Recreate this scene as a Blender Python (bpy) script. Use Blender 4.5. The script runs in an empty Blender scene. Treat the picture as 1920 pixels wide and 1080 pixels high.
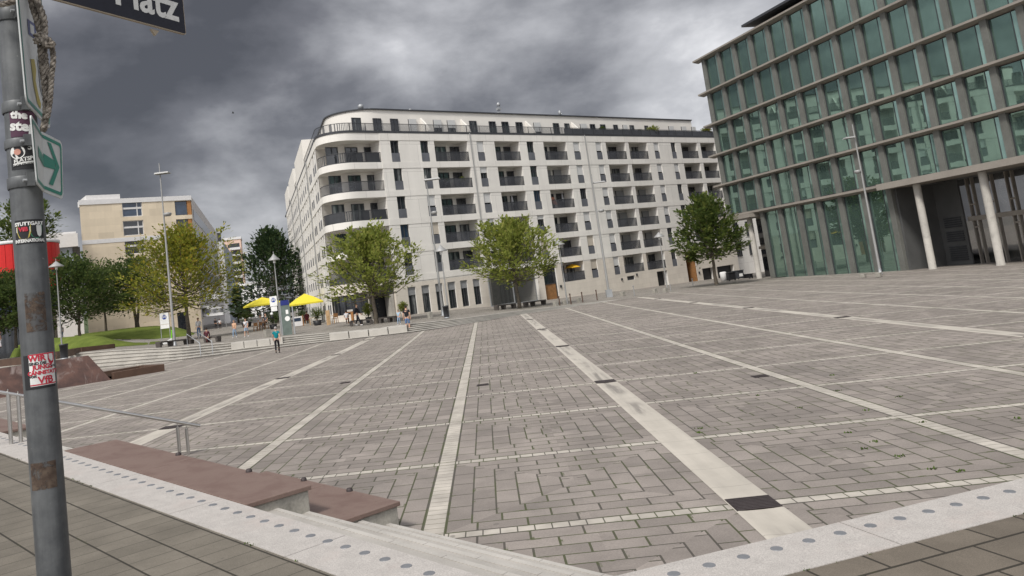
import bpy, bmesh, math, random
from mathutils import Vector, Matrix
R_=math.radians; PI=math.pi
sin,cos=math.sin,math.cos
C=bpy.context.scene.collection
random.seed(7)
# ------------------------------------------------------------------ camera
F=1540.; PX,PY=889.58,347.44; CH=2.85
_ro,_pi,_ya=R_(7.533),R_(6.738),R_(.1993)
D=Vector((sin(_ya)*cos(_pi),cos(_ya)*cos(_pi),sin(_pi))); _r0=Vector((cos(_ya),-sin(_ya),0)); _u0=_r0.cross(D)
RT=cos(_ro)*_r0-sin(_ro)*_u0; UP=sin(_ro)*_r0+cos(_ro)*_u0
CAM=Vector((0,0,CH))
def ray(x,y): return (x-PX)/F*RT-(y-PY)/F*UP+D
cam=bpy.data.cameras.new('camera'); co=bpy.data.objects.new('camera',cam); C.objects.link(co)
m=Matrix((RT,UP,-D)).transposed().to_4x4(); m.translation=CAM; co.matrix_world=m
cam.sensor_width=36; cam.lens=F/1920*36; cam.shift_x=(960-PX)/1920; cam.shift_y=(PY-540)/1920
cam.clip_start=.05; cam.clip_end=3000
bpy.context.scene.camera=co
# ------------------------------------------------------------------ terrain functions
def sst(a,b,x):
    t=max(0,min(1,(x-a)/(b-a))); return t*t*(3-2*t)
def zp(x,y):
    k=1-sst(15,52,y)*(1 if x<0 else 0)*min(1,-x/3 if x<0 else 0)
    return -.028*x*k
def lerpt(tab,s):
    if s<=tab[0][0]: return tab[0][1]
    for (a,b),(c,d) in zip(tab,tab[1:]):
        if s<=c: return b+(d-b)*(s-a)/(c-a)
    return tab[-1][1]
EW=Vector((sin(R_(51)),cos(R_(51)),0)); NW=Vector((-EW.y,EW.x,0))
ZB=[(0,1.15),(20,1.1),(30,1.0),(37.7,.86),(45.9,.58),(53.6,.35),(56.5,.11),(64.5,-.12),(75,-.33),(90.6,-1.05),(94,-1.23),(102.6,-1.65),(140,-2.5)]
TW=69.1
def hitf(px,py,f,off=0):
    d=ray(px,py); a=4.; lo=None
    while a<500:
        p=CAM+d*a
        if p.z<=f(p.x,p.y)+off:
            lo,hi=a-.5,a
            for _ in range(30):
                m=(lo+hi)/2; p=CAM+d*m
                if p.z<=f(p.x,p.y)+off: hi=m
                else: lo=m
            return CAM+d*hi
        a+=.5
    return CAM+d*a
def pz(px,py): return hitf(px,py,zp)
def topz(px,py,loc):
    d=ray(px,py); h=Vector((d.x,d.y)); t=(loc.x*h.x+loc.y*h.y)/h.dot(h); return CH+t*d.z
# far edge of the square: rows of the photograph give the foot and the top of the long stair
EDGE=[(-60,722,691),(100,701,666),(210,690,656.5),(328,678,651),(437,663.5,641.5),(520,653,632.5),(606,642.5,624.5),(700,632,616.5),(765,624.5,607.5),(850,612,599),(905,602.5,592),(985,588.5,581.5),(1075,575,571),(1150,564.7,563.2),(1210,556.5,556.3),(1300,543.5,543.3),(1420,525.5,525.4)]
RB=[];RT2=[];ZT2=[]
for _x,_b,_t in EDGE:
    q=pz(_x,_b); r=math.hypot(q.x,q.y); f=math.atan2(q.x,q.y); k=(r+2.2)/r; q2=Vector((q.x*k,q.y*k,0)); z=topz(_x,_t,q2)
    if _x>1140: z=zp(q2.x,q2.y)+.005
    RB.append((f,r)); RT2.append((f,r+2.2)); ZT2.append((f,z))
print('edge',[(round(math.degrees(f)),round(r,1),round(z,2)) for (f,r),(g,z) in zip(RB,ZT2)])
TERR=[]
def zs(x,y):
    f=math.atan2(x,y); r=math.hypot(x,y); rf=lerpt(RT2,f); zf=lerpt(ZT2,f)
    den=sin(f)*NW.x+cos(f)*NW.y
    rw=TW/den if den>.2 else 400.; s=(sin(f)*EW.x+cos(f)*EW.y)*rw
    if s>37 and rw<350: rb=max(rw,rf+5); zb=lerpt(ZB,s)
    else:
        rb=rf+70; zb=.9
    k=max(0,min(1,(r-rf)/(rb-rf))); return zf+(zb-zf)*k
def st(px,py): return hitf(px,py,zs)
def plane_tx(px,py,tx,ty,z0):
    d=ray(px,py); t=(z0-CH)/(d.z-tx*d.x-ty*d.y); return CAM+d*t
WTX,WTY,WZ0=-.0341127,.0214158,.4790075
def wz(x,y): return WZ0+WTX*x+WTY*y
def wk(px,py): return plane_tx(px,py,WTX,WTY,WZ0)
def atdist(px,py,Y):
    d=ray(px,py); return CAM+d*(Y/d.y)
# ------------------------------------------------------------------ mesh builder
class MB:
    def __init__(s): s.v=[]; s.f=[]; s.sm=[]
    def add(s,vs,fs,smooth=False):
        o=len(s.v); s.v+= [tuple(v) for v in vs]; s.f+=[tuple(i+o for i in f) for f in fs]; s.sm+=[smooth]*len(fs); return s
    def quad(s,a,b,c,d): return s.add([a,b,c,d],[(0,1,2,3)])
    def box(s,x0,x1,y0,y1,z0,z1):
        v=[(x,y,z) for z in(z0,z1) for y in(y0,y1) for x in(x0,x1)]
        return s.add(v,[(0,2,3,1),(4,5,7,6),(0,1,5,4),(2,6,7,3),(0,4,6,2),(1,3,7,5)])
    def hexa(s,b,t):  # bottom 4 pts ccw, top 4 pts
        return s.add(list(b)+list(t),[(3,2,1,0),(4,5,6,7),(0,1,5,4),(1,2,6,5),(2,3,7,6),(3,0,4,7)])
    def prism(s,pts,z0,z1,top=True):
        n=len(pts); v=[(p[0],p[1],z0) for p in pts]+[(p[0],p[1],z1) for p in pts]
        fs=[(i,(i+1)%n,n+(i+1)%n,n+i) for i in range(n)]
        if top: fs+=[tuple(range(n-1,-1,-1)),tuple(range(n,2*n))]
        return s.add(v,fs)
    def tube(s,pts,rad,n=8,cap=True,smooth=True):
        pts=[Vector(p) for p in pts]; 
        if not hasattr(rad,'__len__'): rad=[rad]*len(pts)
        vs=[];fs=[]; ref=None
        for i,p in enumerate(pts):
            a=pts[max(0,i-1)]; b=pts[min(len(pts)-1,i+1)]; t=(b-a)
            t=t.normalized() if t.length>1e-9 else Vector((0,0,1))
            if ref is None: ref=Vector((1,0,0)) if abs(t.x)<.9 else Vector((0,1,0))
            u=(ref-t*ref.dot(t)).normalized(); w=t.cross(u); ref=u
            for k in range(n):
                q=2*PI*k/n; vs.append(p+rad[i]*(cos(q)*u+sin(q)*w))
        for i in range(len(pts)-1):
            for k in range(n):
                fs.append((i*n+k,i*n+(k+1)%n,(i+1)*n+(k+1)%n,(i+1)*n+k))
        s.add(vs,fs,smooth)
        if cap:
            m=(len(pts)-1)*n
            s.add(vs[:n],[tuple(range(n-1,-1,-1))]); s.add(vs[m:],[tuple(range(n))])
        return s
    def lathe(s,prof,n=16,cx=0,cy=0,smooth=True):
        vs=[];fs=[]
        for r,z in prof:
            for k in range(n): vs.append((cx+r*cos(2*PI*k/n),cy+r*sin(2*PI*k/n),z))
        for i in range(len(prof)-1):
            for k in range(n): fs.append((i*n+k,i*n+(k+1)%n,(i+1)*n+(k+1)%n,(i+1)*n+k))
        return s.add(vs,fs,smooth)
    def ball(s,c,r,n=10,m=6,sq=(1,1,1)):
        return s.lathe_at([(r*sin(PI*i/m),-r*cos(PI*i/m)) for i in range(m+1)],c,n,sq)
    def lathe_at(s,prof,c,n,sq=(1,1,1)):
        o=len(s.v); s.lathe(prof,n)
        for i in range(o,len(s.v)):
            v=s.v[i]; s.v[i]=(c[0]+v[0]*sq[0],c[1]+v[1]*sq[1],c[2]+v[2]*sq[2])
        return s
    def build(s,name,mat,parent=None,loc=None,rotz=0,bevel=0):
        me=bpy.data.meshes.new(name); me.from_pydata(s.v,[],s.f); 
        me.polygons.foreach_set('use_smooth',s.sm); me.materials.append(mat); me.update()
        o=bpy.data.objects.new(name,me); C.objects.link(o)
        if parent is not None: o.parent=parent
        if loc is not None: o.location=loc
        o.rotation_euler=(0,0,rotz)
        if bevel:
            b=o.modifiers.new('bevel','BEVEL'); b.width=bevel; b.segments=2; b.limit_method='ANGLE'
        return o
def empty(name,loc,rotz=0,label=None,cat=None,group=None):
    o=bpy.data.objects.new(name,None); C.objects.link(o); o.location=loc; o.rotation_euler=(0,0,rotz); o.empty_display_size=.2
    if label: tag(o,label,cat,group)
    return o
def tag(o,label,cat,group=None):
    o['label']=label; o['category']=cat
    if group: o['group']=group
    return o
def struct(o,kind='structure'): o['kind']=kind; return o
def dup(root,loc,rotz,label,group=None,scale=None):
    r=root.copy(); C.objects.link(r); r.location=loc; r.rotation_euler=(0,0,rotz); r['label']=label
    if group: r['group']=group
    if scale: r.scale=scale
    for ch in list(root.children):
        c=ch.copy(); C.objects.link(c); c.parent=r
        for g in list(ch.children):
            d=g.copy(); C.objects.link(d); d.parent=c
    return r
# ------------------------------------------------------------------ shader expressions
class X:
    def __init__(s,nt,v): s.nt=nt; s.v=v
    def op(s,o,*a):
        n=s.nt.nodes.new('ShaderNodeMath'); n.operation=o
        for i,q in enumerate((s,)+a):
            q=q.v if isinstance(q,X) else q
            if isinstance(q,(int,float)): n.inputs[i].default_value=q
            else: s.nt.links.new(q,n.inputs[i])
        return X(s.nt,n.outputs[0])
    def __add__(s,o): return s.op('ADD',o)
    def __sub__(s,o): return s.op('SUBTRACT',o)
    def __mul__(s,o): return s.op('MULTIPLY',o)
    def __truediv__(s,o): return s.op('DIVIDE',o)
    def floor(s): return s.op('FLOOR')
    def abs(s): return s.op('ABSOLUTE')
    def lt(s,o): return s.op('LESS_THAN',o)
    def gt(s,o): return s.op('GREATER_THAN',o)
    def min(s,o): return s.op('MINIMUM',o)
    def max(s,o): return s.op('MAXIMUM',o)
    def inv(s): return X(s.nt,1.0).op('SUBTRACT',s) if False else s.op('MULTIPLY_ADD',-1.0,1.0)
    def sel(s,a,b):  # s? a : b
        return a*s+b*s.inv() if isinstance(a,X) and isinstance(b,X) else None
def combine(nt,a,b,c=0):
    n=nt.nodes.new('ShaderNodeCombineXYZ')
    for i,q in enumerate((a,b,c)):
        q=q.v if isinstance(q,X) else q
        if isinstance(q,(int,float)): n.inputs[i].default_value=q
        else: nt.links.new(q,n.inputs[i])
    return n.outputs[0]
def noise(nt,vec,scale,detail=4,rough=.55,dist=0):
    n=nt.nodes.new('ShaderNodeTexNoise'); n.inputs['Scale'].default_value=scale; n.inputs['Detail'].default_value=detail
    n.inputs['Roughness'].default_value=rough; n.inputs['Distortion'].default_value=dist
    if vec is not None: nt.links.new(vec,n.inputs['Vector'])
    return X(nt,n.outputs['Fac'])
def ramp(nt,x,a,b,lo=0.,hi=1.):
    n=nt.nodes.new('ShaderNodeMapRange'); n.interpolation_type='SMOOTHSTEP'
    nt.links.new(x.v,n.inputs[0]); n.inputs[1].default_value=a; n.inputs[2].default_value=b; n.inputs[3].default_value=lo; n.inputs[4].default_value=hi
    return X(nt,n.outputs[0])
def mix(nt,f,a,b,mode='MIX'):
    n=nt.nodes.new('ShaderNodeMix'); n.data_type='RGBA'; n.blend_type=mode
    if isinstance(f,X): nt.links.new(f.v,n.inputs[0])
    elif isinstance(f,(int,float)): n.inputs[0].default_value=f
    for i,q in ((6,a),(7,b)):
        if isinstance(q,X): nt.links.new(q.v,n.inputs[i])
        elif isinstance(q,(tuple,list)): n.inputs[i].default_value=(q[0],q[1],q[2],1)
        elif isinstance(q,(int,float)): n.inputs[i].default_value=(q,q,q,1)
        else: nt.links.new(q,n.inputs[i])
    return n.outputs[2]
def newmat(name,rough=.7,metal=0,spec=.3):
    m=bpy.data.materials.new(name); m.use_nodes=True; nt=m.node_tree; b=nt.nodes['Principled BSDF']
    b.inputs['Roughness'].default_value=rough; b.inputs['Metallic'].default_value=metal
    b.inputs['Specular IOR Level'].default_value=spec
    return m,nt,b
def ocoord(nt): return nt.nodes.new('ShaderNodeTexCoord').outputs['Object']
def wcoord(nt): return nt.nodes.new('ShaderNodeNewGeometry').outputs['Position']
def sep(nt,v):
    n=nt.nodes.new('ShaderNodeSeparateXYZ'); nt.links.new(v,n.inputs[0]); return [X(nt,o) for o in n.outputs]
def bump(nt,b,h,strength=.3,dist=.02):
    n=nt.nodes.new('ShaderNodeBump'); n.inputs['Strength'].default_value=strength; n.inputs['Distance'].default_value=dist
    nt.links.new(h.v,n.inputs['Height']); nt.links.new(n.outputs[0],b.inputs['Normal'])
def simple(name,col,rough=.7,metal=0,var=.12,scale=3.,spec=.3,fine=40.,bmp=0,stain=None):
    m,nt,b=newmat(name,rough,metal,spec); v=ocoord(nt)
    n1=noise(nt,v,scale,5); n2=noise(nt,v,fine,3)
    k=ramp(nt,n1*.65+n2*.35,.3,.7,1-var,1+var)
    mul=nt.nodes.new('ShaderNodeVectorMath'); mul.operation='SCALE'; mul.inputs[0].default_value=col; nt.links.new(k.v,mul.inputs['Scale'])
    c=mul.outputs[0]
    if stain:
        s=ramp(nt,noise(nt,v,scale*1.7,6,.65,.4),.52,.72)*stain[1]
        c=mix(nt,s,c,stain[0])
    nt.links.new(c,b.inputs['Base Color'])
    if bmp: bump(nt,b,n2,bmp,.01)
    return m
M={}
M['white_wall']=None
def wallmat(name,col,pw,ph,jw,jdark,var=.05,ox=0,oz=0,stagger=0.5,rough=.75):
    """facade cladding: panel joints in local x / z"""
    m,nt,b=newmat(name,rough,0,.25); v=ocoord(nt); x,y,z=sep(nt,v)
    w=(x+y*.9)
    r=((z-oz)/ph); ri=r.floor(); rf=(r-ri)*ph
    c=((w-ox)/pw)+ri*stagger; ci=c.floor(); cf=(c-ci)*pw
    j=rf.lt(jw).max(cf.lt(jw))
    wn=nt.nodes.new('ShaderNodeTexWhiteNoise'); wn.noise_dimensions='3D'; nt.links.new(combine(nt,ci,ri,1.3),wn.inputs[0]); rnd=X(nt,wn.outputs['Value'])
    n1=noise(nt,v,.35,5,.6); n2=noise(nt,v,9.,4)
    sv=nt.nodes.new('ShaderNodeVectorMath'); sv.operation='MULTIPLY'; nt.links.new(v,sv.inputs[0]); sv.inputs[1].default_value=(1.2,1.2,.12)
    n3=noise(nt,sv.outputs[0],1.,4,.6)
    k=(rnd*var*2-var+1.)*ramp(nt,n1*.5+n2*.2+n3*.3,.3,.7,.9,1.05)*j.op('MULTIPLY_ADD',-jdark,1.0)
    mul=nt.nodes.new('ShaderNodeVectorMath'); mul.operation='SCALE'; mul.inputs[0].default_value=col; nt.links.new(k.v,mul.inputs['Scale'])
    nt.links.new(mul.outputs[0],b.inputs['Base Color'])
    return m
M['wwall']=wallmat('pale_stone_render',(.70,.675,.63),2.6,2.9,.035,.30,.035,0,.54,0.37)
M['wstone']=wallmat('travertine_base',(.62,.57,.50),1.4,.62,.015,.18,.04)
M['attic']=simple('attic_render',(.70,.67,.62),.8,var=.05,scale=.4)
M['anth']=simple('anthracite_metal',(.045,.047,.052),.45,.0,.15,2.)
M['gmesh']=simple('grey_translucent_panel',(.11,.115,.13),.4,0,.25,.8,.4)
M['shutter']=None
def shuttermat(name,col):
    m,nt,b=newmat(name,.6); v=ocoord(nt); x,y,z=sep(nt,v)
    r=z/.075; f=r-r.floor(); k=f.lt(.22).op('MULTIPLY_ADD',-.28,1.0)
    mul=nt.nodes.new('ShaderNodeVectorMath'); mul.operation='SCALE'; mul.inputs[0].default_value=col; nt.links.new(k.v,mul.inputs['Scale'])
    nt.links.new(mul.outputs[0],b.inputs['Base Color']); return m
M['shutter']=shuttermat('roller_shutter',(.56,.56,.55)); M['shutter2']=shuttermat('roller_shutter_grey',(.25,.255,.26)); M['shutterb']=shuttermat('roller_shutter_beige',(.48,.43,.36))
def glassmat(name,col,rough=.04,metal=0.,spec=.6,wav=.0,cur=None):
    m,nt,b=newmat(name,rough,metal,spec); v=ocoord(nt)
    n=noise(nt,v,.9,3); mul=nt.nodes.new('ShaderNodeVectorMath'); mul.operation='SCALE'; mul.inputs[0].default_value=col
    k=ramp(nt,n,.3,.7,*((.94,1.06) if metal>.5 else (.75,1.25))); nt.links.new(k.v,mul.inputs['Scale']); c=mul.outputs[0]
    if cur:
        x,y,z=sep(nt,v); s=(x*9.).op('SINE')*.3+noise(nt,v,1.3,2); c=mix(nt,ramp(nt,s,.35,.75)*cur[1],c,cur[0])
    nt.links.new(c,b.inputs['Base Color'])
    if wav: bump(nt,b,noise(nt,v,.55,2,.4),wav,.3)
    return m
M['glass']=glassmat('dark_window_glass',(.018,.021,.026),.05,0,.75,.01)
M['glassc']=glassmat('curtained_glass',(.03,.036,.04),.06,0,.7,.01,((.20,.21,.21),.8))
M['glassb']=glassmat('blue_window_glass',(.03,.05,.085),.05,.15,.8,.01)
M['green']=glassmat('green_mirror_glass',(.225,.345,.295),.02,.82,.6,.012)
M['green2']=glassmat('green_side_glass',(.24,.36,.32),.06,.72,.6,.03)
M['fin']=simple('grey_stone_fin',(.132,.134,.122),.6,0,.16,.6,fine=6)
M['cornice']=simple('warm_grey_cornice',(.265,.24,.21),.55,0,.1,.5,fine=9)
M['conc']=simple('light_concrete',(.40,.38,.345),.85,0,.14,.8,fine=20,bmp=.1,stain=((.2,.19,.17),.5))
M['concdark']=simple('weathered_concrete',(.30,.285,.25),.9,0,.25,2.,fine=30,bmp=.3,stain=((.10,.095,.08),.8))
M['galv']=simple('galvanised_steel',(.33,.34,.35),.5,.35,.1,2.)
M['lampg']=simple('grey_lamp_paint',(.30,.30,.295),.55,.2,.08,1.)
M['steel']=simple('brushed_stainless',(.55,.54,.52),.28,.95,.08,3.,fine=60)
M['wood']=simple('warm_wood',(.25,.125,.05),.6,0,.25,3.,fine=25)
M['black']=simple('black_plastic',(.018,.018,.02),.5,0,.2)
M['white']=simple('white_paint',(.75,.75,.73),.5,0,.05)
M['bark']=simple('grey_brown_bark',(.095,.08,.062),.95,0,.35,6.,fine=40,bmp=.5)
M['skin']=simple('skin',(.50,.30,.21),.55,0,.06,4.)
# ------------------------------------------------------------------ world and sun
SUN_EL,SUN_AZ=R_(48),R_(205)      # azimuth clockwise from +Y; behind the camera
w=bpy.data.worlds.new('World'); bpy.context.scene.world=w; w.use_nodes=True; nt=w.node_tree
bg=nt.nodes['Background']; out=nt.nodes['World Output']
sk=nt.nodes.new('ShaderNodeTexSky'); sk.sky_type='NISHITA'; sk.sun_disc=False; sk.sun_elevation=SUN_EL; sk.sun_rotation=SUN_AZ
nt.links.new(sk.outputs[0],bg.inputs[0]); bg.inputs[1].default_value=.06
tc=nt.nodes.new('ShaderNodeTexCoord').outputs['Generated']
x,y,z=sep(nt,tc); zz=(z.max(0.0)+.34)
p=combine(nt,x,y*.8,z*1.9)
n1=noise(nt,p,2.5,8,.50,.10); n2=noise(nt,p,6.2,8,.55,.12); n3=noise(nt,p,.24,3,.5)
def blob(az,el,w0,w1):
    d=Vector((sin(R_(az))*cos(R_(el)),cos(R_(az))*cos(R_(el)),sin(R_(el))))
    q=x*d.x+y*d.y+z*d.z
    return ramp(nt,q,cos(R_(w1)),cos(R_(w0)))
base=n1*1.6+n2*.85-.775
bri=base+blob(3,25,1,19)*.02+blob(22,13,2,13)*.22+blob(-17,4.5,.5,6.5)*.30+blob(-38,6,2,14)*.17-blob(-17,15,2,14)*.25+blob(-27,24,2,13)*.09-blob(5,10.5,1,8)*.05-blob(14,19,1,10)*.0
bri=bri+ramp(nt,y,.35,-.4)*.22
cr=nt.nodes.new('ShaderNodeValToRGB'); e=cr.color_ramp
stops=[(.10,(.062,.063,.071)),(.34,(.120,.121,.134)),(.5,(.215,.217,.232)),(.72,(.38,.382,.40)),(1.0,(.74,.74,.75))]
e.elements[0].position=stops[0][0]; e.elements[0].color=stops[0][1]+(1,)
e.elements[1].position=stops[-1][0]; e.elements[1].color=stops[-1][1]+(1,)
for ps,c in stops[1:-1]:
    q=e.elements.new(ps); q.color=c+(1,)
nt.links.new(bri.v,cr.inputs[0])
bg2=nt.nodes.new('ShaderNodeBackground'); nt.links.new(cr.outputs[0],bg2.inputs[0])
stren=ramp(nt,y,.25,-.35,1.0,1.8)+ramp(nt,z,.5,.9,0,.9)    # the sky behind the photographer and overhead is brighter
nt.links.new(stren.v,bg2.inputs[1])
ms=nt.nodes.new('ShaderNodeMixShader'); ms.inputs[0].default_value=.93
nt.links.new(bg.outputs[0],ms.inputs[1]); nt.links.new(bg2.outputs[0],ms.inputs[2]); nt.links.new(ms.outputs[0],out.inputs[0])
sl=bpy.data.lights.new('sun','SUN'); sl.energy=2.2; sl.angle=R_(11); sl.color=(1,.96,.9)
so=bpy.data.objects.new('sun',sl); C.objects.link(so); so.location=(0,-20,60)
sd=Vector((sin(SUN_AZ)*cos(SUN_EL),cos(SUN_AZ)*cos(SUN_EL),sin(SUN_EL)))
so.rotation_euler=(-sd).to_track_quat('-Z','Y').to_euler()
vs=bpy.context.scene.view_settings; vs.view_transform='Standard'; vs.look='None'; vs.exposure=.6; vs.gamma=1
# ------------------------------------------------------------------ paving material of the square
GX0,GY0,GPX,GPY=-1.115,9.75,3.72,3.88
def plazamat():
    m,nt,b=newmat('square_paving',.82,0,.25); v=wcoord(nt); x,y,z=sep(nt,v)
    sw=noise(nt,v,.5,2)
    a=(x-GX0)/GPX; bi=a.floor(); fx=(a-bi)*GPX
    a2=(y-GY0)/GPY; bj=a2.floor(); fy=(a2-bj)*GPY
    sA=fx.lt(.27); sB=fy.lt(.21)
    hx,hy=(GPX-.27)/2,(GPY-.21)/2
    u=fx-(.27+hx); q=fy-(.21+hy)
    da=u.abs()*-1.+hx; db=q.abs()*-1.+hy
    hz=db.lt(da)
    dist=da.min(db); kr=dist/.306; k=kr.floor(); r=(kr-k)*.306
    al=u*hz+q*hz.inv(); s2=al/.6+k*.5+.25; j=s2.floor(); fj=(s2-j)*.6
    jt=r.lt(.024).max(fj.lt(.026))
    # white strips broken into short stones
    sa=y/.2; sa=(sa-sa.floor())*.2; sb=x/.2; sb=(sb-sb.floor())*.2
    jw=(sA*sa.lt(.012)).max(sB*sA.inv()*sb.lt(.016)).max(fx.lt(.014)).max((fx-.27).abs().lt(.010)).max(fy.lt(.013)).max((fy-.21).abs().lt(.012))
    strip=sA.max(sB)
    wn=nt.nodes.new('ShaderNodeTexWhiteNoise'); wn.noise_dimensions='4D'
    nt.links.new(combine(nt,bi*7.31+k,bj*3.17+hz*.5,j+u.gt(0)*.37),wn.inputs[0]); nt.links.new((q.gt(0)*2.3+.1).v,wn.inputs['W'])
    rnd=X(nt,wn.outputs['Value'])
    fine=noise(nt,v,55.,3,.6); mid=noise(nt,v,1.1,5,.6); big=noise(nt,v,.13,5,.6)
    g=(rnd*.30+.85)*ramp(nt,mid,.3,.72,.86,1.08)*ramp(nt,big,.3,.7,.88,1.1)*ramp(nt,fine,.3,.7,.88,1.1)
    def sc(col,f):
        n=nt.nodes.new('ShaderNodeVectorMath'); n.operation='SCALE'; n.inputs[0].default_value=col; nt.links.new(f.v,n.inputs['Scale']); return n.outputs[0]
    stone=sc((.240,.212,.190),g)
    dirt=(ramp(nt,noise(nt,v,.75,7,.68,.6),.53,.74)*.38).max(ramp(nt,noise(nt,v,.16,6,.7,.8),.55,.72)*.30)
    stone=mix(nt,dirt,stone,(.13,.12,.11))
    white=sc((.44,.405,.355),ramp(nt,mid,.3,.72,.74,1.06)*(noise(nt,v,5.,4)*.5+.75)*(rnd*.0+1.))
    c=mix(nt,strip,stone,white)
    moss=ramp(nt,noise(nt,v,.9,5,.65),.42,.56)
    jc=mix(nt,moss,(.055,.05,.042),(.045,.055,.018))
    J=jt*strip.inv()+jw
    c=mix(nt,J.min(1.0)*.86,c,jc)
    # moss bulging out of the joints and scattered spots
    mj=(r.lt(.045).max(fj.lt(.05)))*strip.inv()*ramp(nt,noise(nt,v,2.3,5,.7),.57,.66)
    c=mix(nt,mj*.75,c,(.06,.075,.025))
    sp=ramp(nt,noise(nt,v,3.1,2,.5),.74,.78)*.5
    c=mix(nt,sp,c,(.10,.093,.085))
    nt.links.new(c,b.inputs['Base Color'])
    h=J.min(1.0)*-1.+fine*.15+rnd*.12
    bump(nt,b,h,.35,.012)
    return m
M['plaza']=plazamat()
def slabmat(name,ang,sx,sy,col,ox=0,oy=0,stag=.5,jw=.014,cj=.6):
    m,nt,b=newmat(name,.85,0,.2); v=wcoord(nt); x,y,z=sep(nt,v)
    ca,sa=cos(ang),sin(ang)
    a=x*ca+y*sa-ox; c2=x*-sa+y*ca-oy
    r=c2/sy; ri=r.floor(); rf=(r-ri)*sy
    c=a/sx+ri*stag; ci=c.floor(); cf=(c-ci)*sx
    j=(rf.lt(jw*1.5)).max(cf.lt(jw*cj))
    wn=nt.nodes.new('ShaderNodeTexWhiteNoise'); wn.noise_dimensions='3D'; nt.links.new(combine(nt,ci,ri,.3),wn.inputs[0]); rnd=X(nt,wn.outputs['Value'])
    fine=noise(nt,v,120.,3,.7); mid=noise(nt,v,2.,5,.6); big=noise(nt,v,.5,4)
    g=(rnd*.16+.92)*ramp(nt,mid,.3,.7,.88,1.08)*ramp(nt,fine,.25,.75,.78,1.22)*ramp(nt,big,.3,.7,.92,1.06)
    n=nt.nodes.new('ShaderNodeVectorMath'); n.operation='SCALE'; n.inputs[0].default_value=col; nt.links.new(g.v,n.inputs['Scale'])
    moss=ramp(nt,noise(nt,v,1.6,5,.65),.58,.70)
    cc=mix(nt,j*.9,n.outputs[0],mix(nt,moss,(.028,.025,.02),(.05,.055,.018)))
    spots=ramp(nt,noise(nt,v,7.,2),.76,.79)*.6
    cc=mix(nt,spots,cc,(.09,.08,.07))
    nt.links.new(cc,b.inputs['Base Color'])
    bump(nt,b,j*-1.+fine*.22,.5,.012)
    return m
LA=math.atan2(.72,-.69)           # direction of the long stair edge
RA=math.atan2(.3225,.9466)        # direction of the right hand edge
M['slabL']=slabmat('walkway_slabs_left',LA,.29,.44,(.150,.134,.110),oy=-3.68)
M['slabR']=slabmat('walkway_slabs_right',RA,.50,.40,(.132,.113,.091),ox=.1,oy=-.33,jw=.017,cj=1.3)
def bandmat():
    m,nt,b=newmat('pale_granite_band',.8,0,.3); v=wcoord(nt)
    f=noise(nt,v,90.,3,.7); md=noise(nt,v,6.,5,.6); g=ramp(nt,f,.28,.72,.74,1.18)*ramp(nt,md,.3,.7,.93,1.05)
    n=nt.nodes.new('ShaderNodeVectorMath'); n.operation='SCALE'; n.inputs[0].default_value=(.40,.375,.35); nt.links.new(g.v,n.inputs['Scale'])
    st_=ramp(nt,noise(nt,v,1.7,6,.7),.5,.7)*.35
    nt.links.new(mix(nt,st_,n.outputs[0],(.40,.34,.31)),b.inputs['Base Color']); bump(nt,b,f,.25,.004); return m
M['band']=bandmat()
M['stepc']=simple('concrete_stair',(.345,.325,.297),.85,0,.16,1.2,fine=70,bmp=.15,stain=((.25,.235,.21),.45))
M['nosing']=simple('concrete_nosing_highlight',(.385,.365,.335),.85,0,.16,1.2,fine=70)  # a little paler than the stair: edge highlight put into the colour
M['street']=slabmat('street_paving',R_(39),.6,.4,(.235,.215,.19))
M['lawn']=simple('lawn_soil',(.055,.085,.02),.95,0,.25,.8,fine=5)
M['soil']=simple('far_ground',(.16,.15,.135),.95)
# ------------------------------------------------------------------ ground sheets
def grid_sheet(name,mat,xs,ys,f):
    b=MB(); n=len(xs); vs=[f(x,y) for y in ys for x in xs]
    b.add(vs,[(j*n+i,j*n+i+1,(j+1)*n+i+1,(j+1)*n+i) for j in range(len(ys)-1) for i in range(n-1)],True)
    return struct(b.build(name,mat))
xs=[-60+2.25*i for i in range(64)]; ys=[3+2.25*i for i in range(50)]
grid_sheet('square_paving',M['plaza'],xs,ys,lambda x,y:(x,y,zp(x,y)))
fs=[-62+1.1*i for i in range(108)]; rs=[0,1,2.5,5,8,12,17,23,30,40,55,75,110,180,320]
def sf(f,k):
    f=R_(f); r=lerpt(RT2,f)-.15+k; x,y=r*sin(f),r*cos(f); z=zs(x,y)
    return (x,y,max(z,zp(x,y)+.012) if f>R_(9) else z)
grid_sheet('street',M['street'],fs,rs,sf)
b=MB(); b.quad((-1500,-400,-4),(1500,-400,-4),(1500,2200,-4),(-1500,2200,-4)); struct(b.build('ground',M['soil']))
# ------------------------------------------------------------------ far stair between street and square
def s_of(p): return p.x*EW.x+p.y*EW.y
def t_of(p): return p.x*NW.x+p.y*NW.y
def far_steps():
    b=MB(); n=5; fv=[-62+.8*i for i in range(100)]; rows=[]
    for k in range(n):
        r0=.49*k; rows+=[(r0+.10,k,0),(r0+.10,k+1,-.30),(r0,k+1,-.26),(r0,k+1,0)]
    rows.append((2.45,n,0)); vs=[]
    for r,k,dk in rows:
        for fd in fv:
            f=R_(fd); R=lerpt(RB,f)+r; x,y=R*sin(f),R*cos(f); z0=zp(x,y)-.02; z1=lerpt(ZT2,f); vs.append((x,y,z0+(max(z1,z0)-z0)*(k+dk)/n+.004*(r>2.3)))
    m=len(fv)
    b.add(vs,[(j*m+i,j*m+i+1,(j+1)*m+i+1,(j+1)*m+i) for j in range(len(rows)-1) for i in range(m-1)])
    return tag(b.build('stair_flight',M['conc']),'long shallow pale stair rising from the square to the cafe street','stair')
far_steps()
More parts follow.
